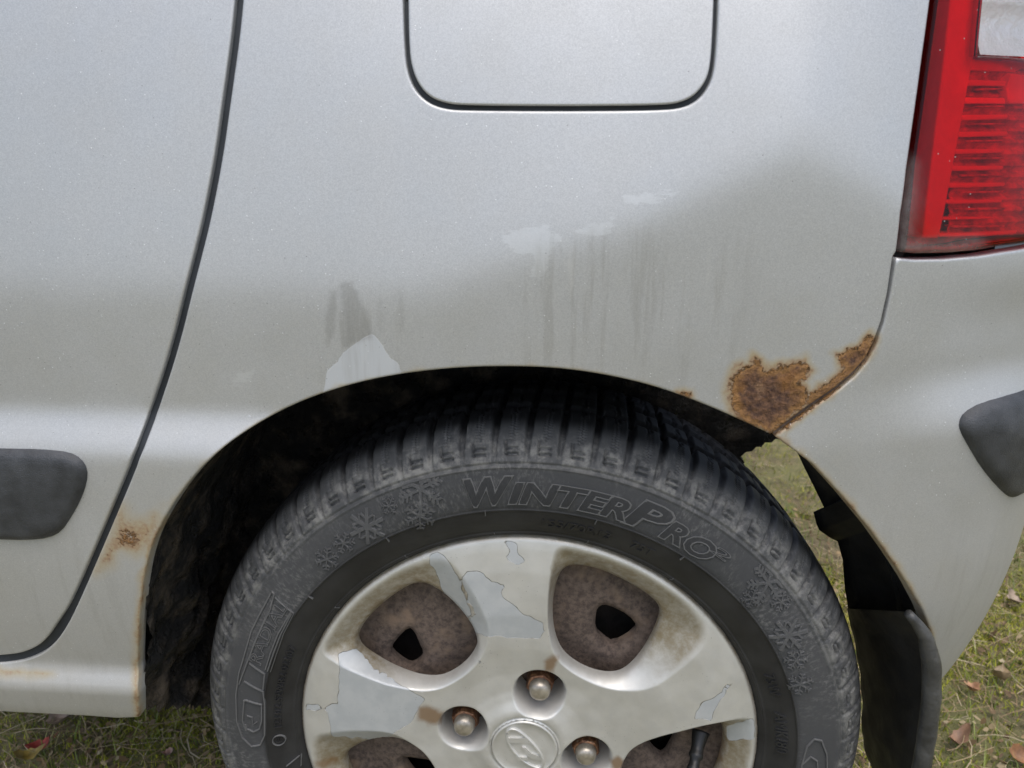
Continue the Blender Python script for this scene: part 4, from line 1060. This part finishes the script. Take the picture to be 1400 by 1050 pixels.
def blades(n, hmin, hmax, w, lean, seed, keepf, curl=.5):
    V, F_, T = [], [], []
    for x, y in scatter(n, ZONES):
        d = noise.noise(Vector((x*4.2+seed, y*4.2, seed)))
        if not keepf(d, random.random()): continue
        a = random.uniform(0, 2*math.pi); h = random.uniform(hmin, hmax); l = random.uniform(.15, 1)*lean*h; ww = w*random.uniform(.6, 1.3); tint = min(1, max(0, random.gauss(.45+.4*d, .22)))
        dx, dy = math.cos(a), math.sin(a); z0 = gh(x, y)-.006; b = len(V)
        for t in (0, .35, .7, 1.0):
            o = l*t*t; hh = h*(t-curl*.35*t*t*lean); k = ww*(1-t*.9)
            V.append((x+dx*o-dy*k, y+dy*o+dx*k, z0+hh)); V.append((x+dx*o+dy*k, y+dy*o-dx*k, z0+hh)); T += [tint, tint]
        F_ += [(b+2*i, b+2*i+1, b+2*i+3, b+2*i+2) for i in range(3)]
    return V, F_, T
V, F_, T = blades(13000, .010, .038, .0011, .9, 2.0, lambda d, r: r < .55+d*.9)
tag(mesh_obj('grass', V, F_, M['grass'], None, True, dict(tint=T)), 'short green grass blades growing around the car', 'grass', None, 'stuff')
V, F_, T = blades(170000, .004, .013, .0011, 1.0, 6.0, lambda d, r: r < .62+d*1.8)
tag(mesh_obj('moss', V, F_, M['moss'], None, True, dict(tint=T)), 'yellow green moss cushions on the ground', 'moss', None, 'stuff')
def litter(n):
    V, F_, T = [], [], []
    for x, y in scatter(n, ZONES):
        a = random.uniform(0, 2*math.pi); L_ = random.uniform(.015, .07)*(1.6 if random.random() < .12 else 1); w = random.uniform(.0003, .0008); c = random.uniform(-.7, .7); tint = random.random(); up = random.uniform(0, .010); sl = random.uniform(-.12, .18); b = len(V)
        for t in (0, .33, .66, 1.0):
            aa = a+c*t; px_, py_ = x+math.cos(aa)*L_*t, y+math.sin(aa)*L_*t; z = gh(px_, py_)+.003+up+sl*L_*t
            for s, q in ((-1, 0), (0, .7), (1, 0)): V.append((px_-math.sin(aa)*w*s, py_+math.cos(aa)*w*s, z+q*w)); T.append(tint)
        F_ += [(b+3*i+j, b+3*i+j+1, b+3*i+j+4, b+3*i+j+3) for i in range(3) for j in range(2)]
    return V, F_, T
V, F_, T = litter(3800)
tag(mesh_obj('dry_straw', V, F_, M['straw'], None, True, dict(tint=T)), 'dry straw and stalks strewn over the moss', 'straw', None, 'stuff')
# crumbs of dead leaf
def crumbs(n):
    V, F_, T = [], [], []
    for x, y in scatter(n, ZONES):
        d = noise.noise(Vector((x*5+9, y*5, 3)))
        if random.random() > .55-d*.8: continue
        r = random.uniform(.0015, .0055); a = random.uniform(0, 6.28); k = random.randint(5, 7); b = len(V); z = gh(x, y)+.004+random.uniform(0, .007); tx, ty = random.gauss(0, .5), random.gauss(0, .5); tint = random.random()**1.8
        el = random.uniform(.35, 1)
        for i in range(k):
            w = 2*math.pi*i/k; q = r*random.uniform(.6, 1.2); u_, v_ = math.cos(w)*q, math.sin(w)*q*el
            X, Y = u_*math.cos(a)-v_*math.sin(a), u_*math.sin(a)+v_*math.cos(a); V.append((x+X, y+Y, z+X*tx+Y*ty)); T.append(tint)
        F_.append(tuple(range(b, b+k)))
    return V, F_, T
M['crumb'] = make_leafy('dead_leaf_crumb', [(.12, .075, .035), (.24, .16, .075), (.36, .26, .13), (.46, .38, .24)], .7)
V, F_, T = crumbs(9000)
tag(mesh_obj('leaf_litter', V, F_, M['crumb'], None, False, dict(tint=T)), 'brown crumbs of dead leaves scattered in the moss', 'leaf litter', None, 'stuff')
def leaf_mesh(L_, w, curl, lobes=0.0, n=9, sd=0):
    V, F_ = [], []; rnd = random.Random(sd)
    for i in range(n):
        t = i/(n-1); ww = w*math.sin(math.pi*min(1, t**.8))**.8*(1+lobes*math.sin(t*19+sd))+.0006
        for j, s in enumerate((-1, -.5, 0, .5, 1)):
            V.append((L_*(t-.5), ww*s, curl*L_*(t-.5)**2*2+abs(s)**1.5*ww*.55+.0015*rnd.uniform(-1, 1)))
    for i in range(n-1):
        for j in range(4): F_.append((i*5+j, i*5+j+1, (i+1)*5+j+1, (i+1)*5+j))
    k = len(V); V += [(L_*.5, -.0005, .25*curl*L_*2*.5), (L_*.5, .0005, .25*curl*L_), (L_*.85, .0004, .5*curl*L_), (L_*.85, -.0004, .5*curl*L_)]; F_.append((k, k+1, k+2, k+3))
    return V, F_
def leaf_mat(name, c): return make_simple(name, c, .55, 0, 90, .45, 250, .4, .001)
LEAVES = [((458,1016), .024, .011, (.42,.26,.03), 'yellow ochre fallen leaf on moss beside the tyre', .9),
          ((60,1022), .030, .007, (.30,.045,.03), 'narrow red fallen leaf on the grass below the sill', .2),
          ((78,985), .026, .012, (.32,.24,.18), 'pale grey brown curled leaf just under the sill', 1.4),
          ((38,1040), .034, .007, (.28,.20,.04), 'olive yellow narrow leaf near the picture corner below the sill', .5),
          ((228,1030), .014, .006, (.40,.24,.18), 'small pink tan leaf below the middle of the sill', 2.2),
          ((1370,925), .030, .012, (.36,.26,.15), 'broad tan dead leaf on the grass right of the bumper foot', .6),
          ((1390,1035), .026, .011, (.30,.15,.07), 'reddish brown dead leaf at the lower right corner', 2.6),
          ((1310,1010), .040, .008, (.26,.15,.09), 'long narrow brown leaf on the moss beyond the mud flap', 2.2),
          ((1330,940), .020, .010, (.40,.22,.12), 'small orange brown leaf below the bumper corner', 0.2),
          ((1385,815), .030, .010, (.34,.26,.19), 'pale tan leaf beside the bumper at the right edge', 1.0)]
for i, (pxy, L_, w, c, lab, a) in enumerate(LEAVES):
    d = ray(*pxy); p = CAM+d*((.012-CAM[2])/d[2]); V, F_ = leaf_mesh(L_, w, .9, .18, 9, i)
    o = mesh_obj('fallen_leaf', V, F_, leaf_mat('dead_leaf', c)); o.location = (p[0], p[1], gh(p[0], p[1])+.010); o.rotation_euler = (random.uniform(-.3, .3), random.uniform(-.3, .3), a*1.7)
    tag(o, lab, 'leaf', 'fallen leaves on the grass')
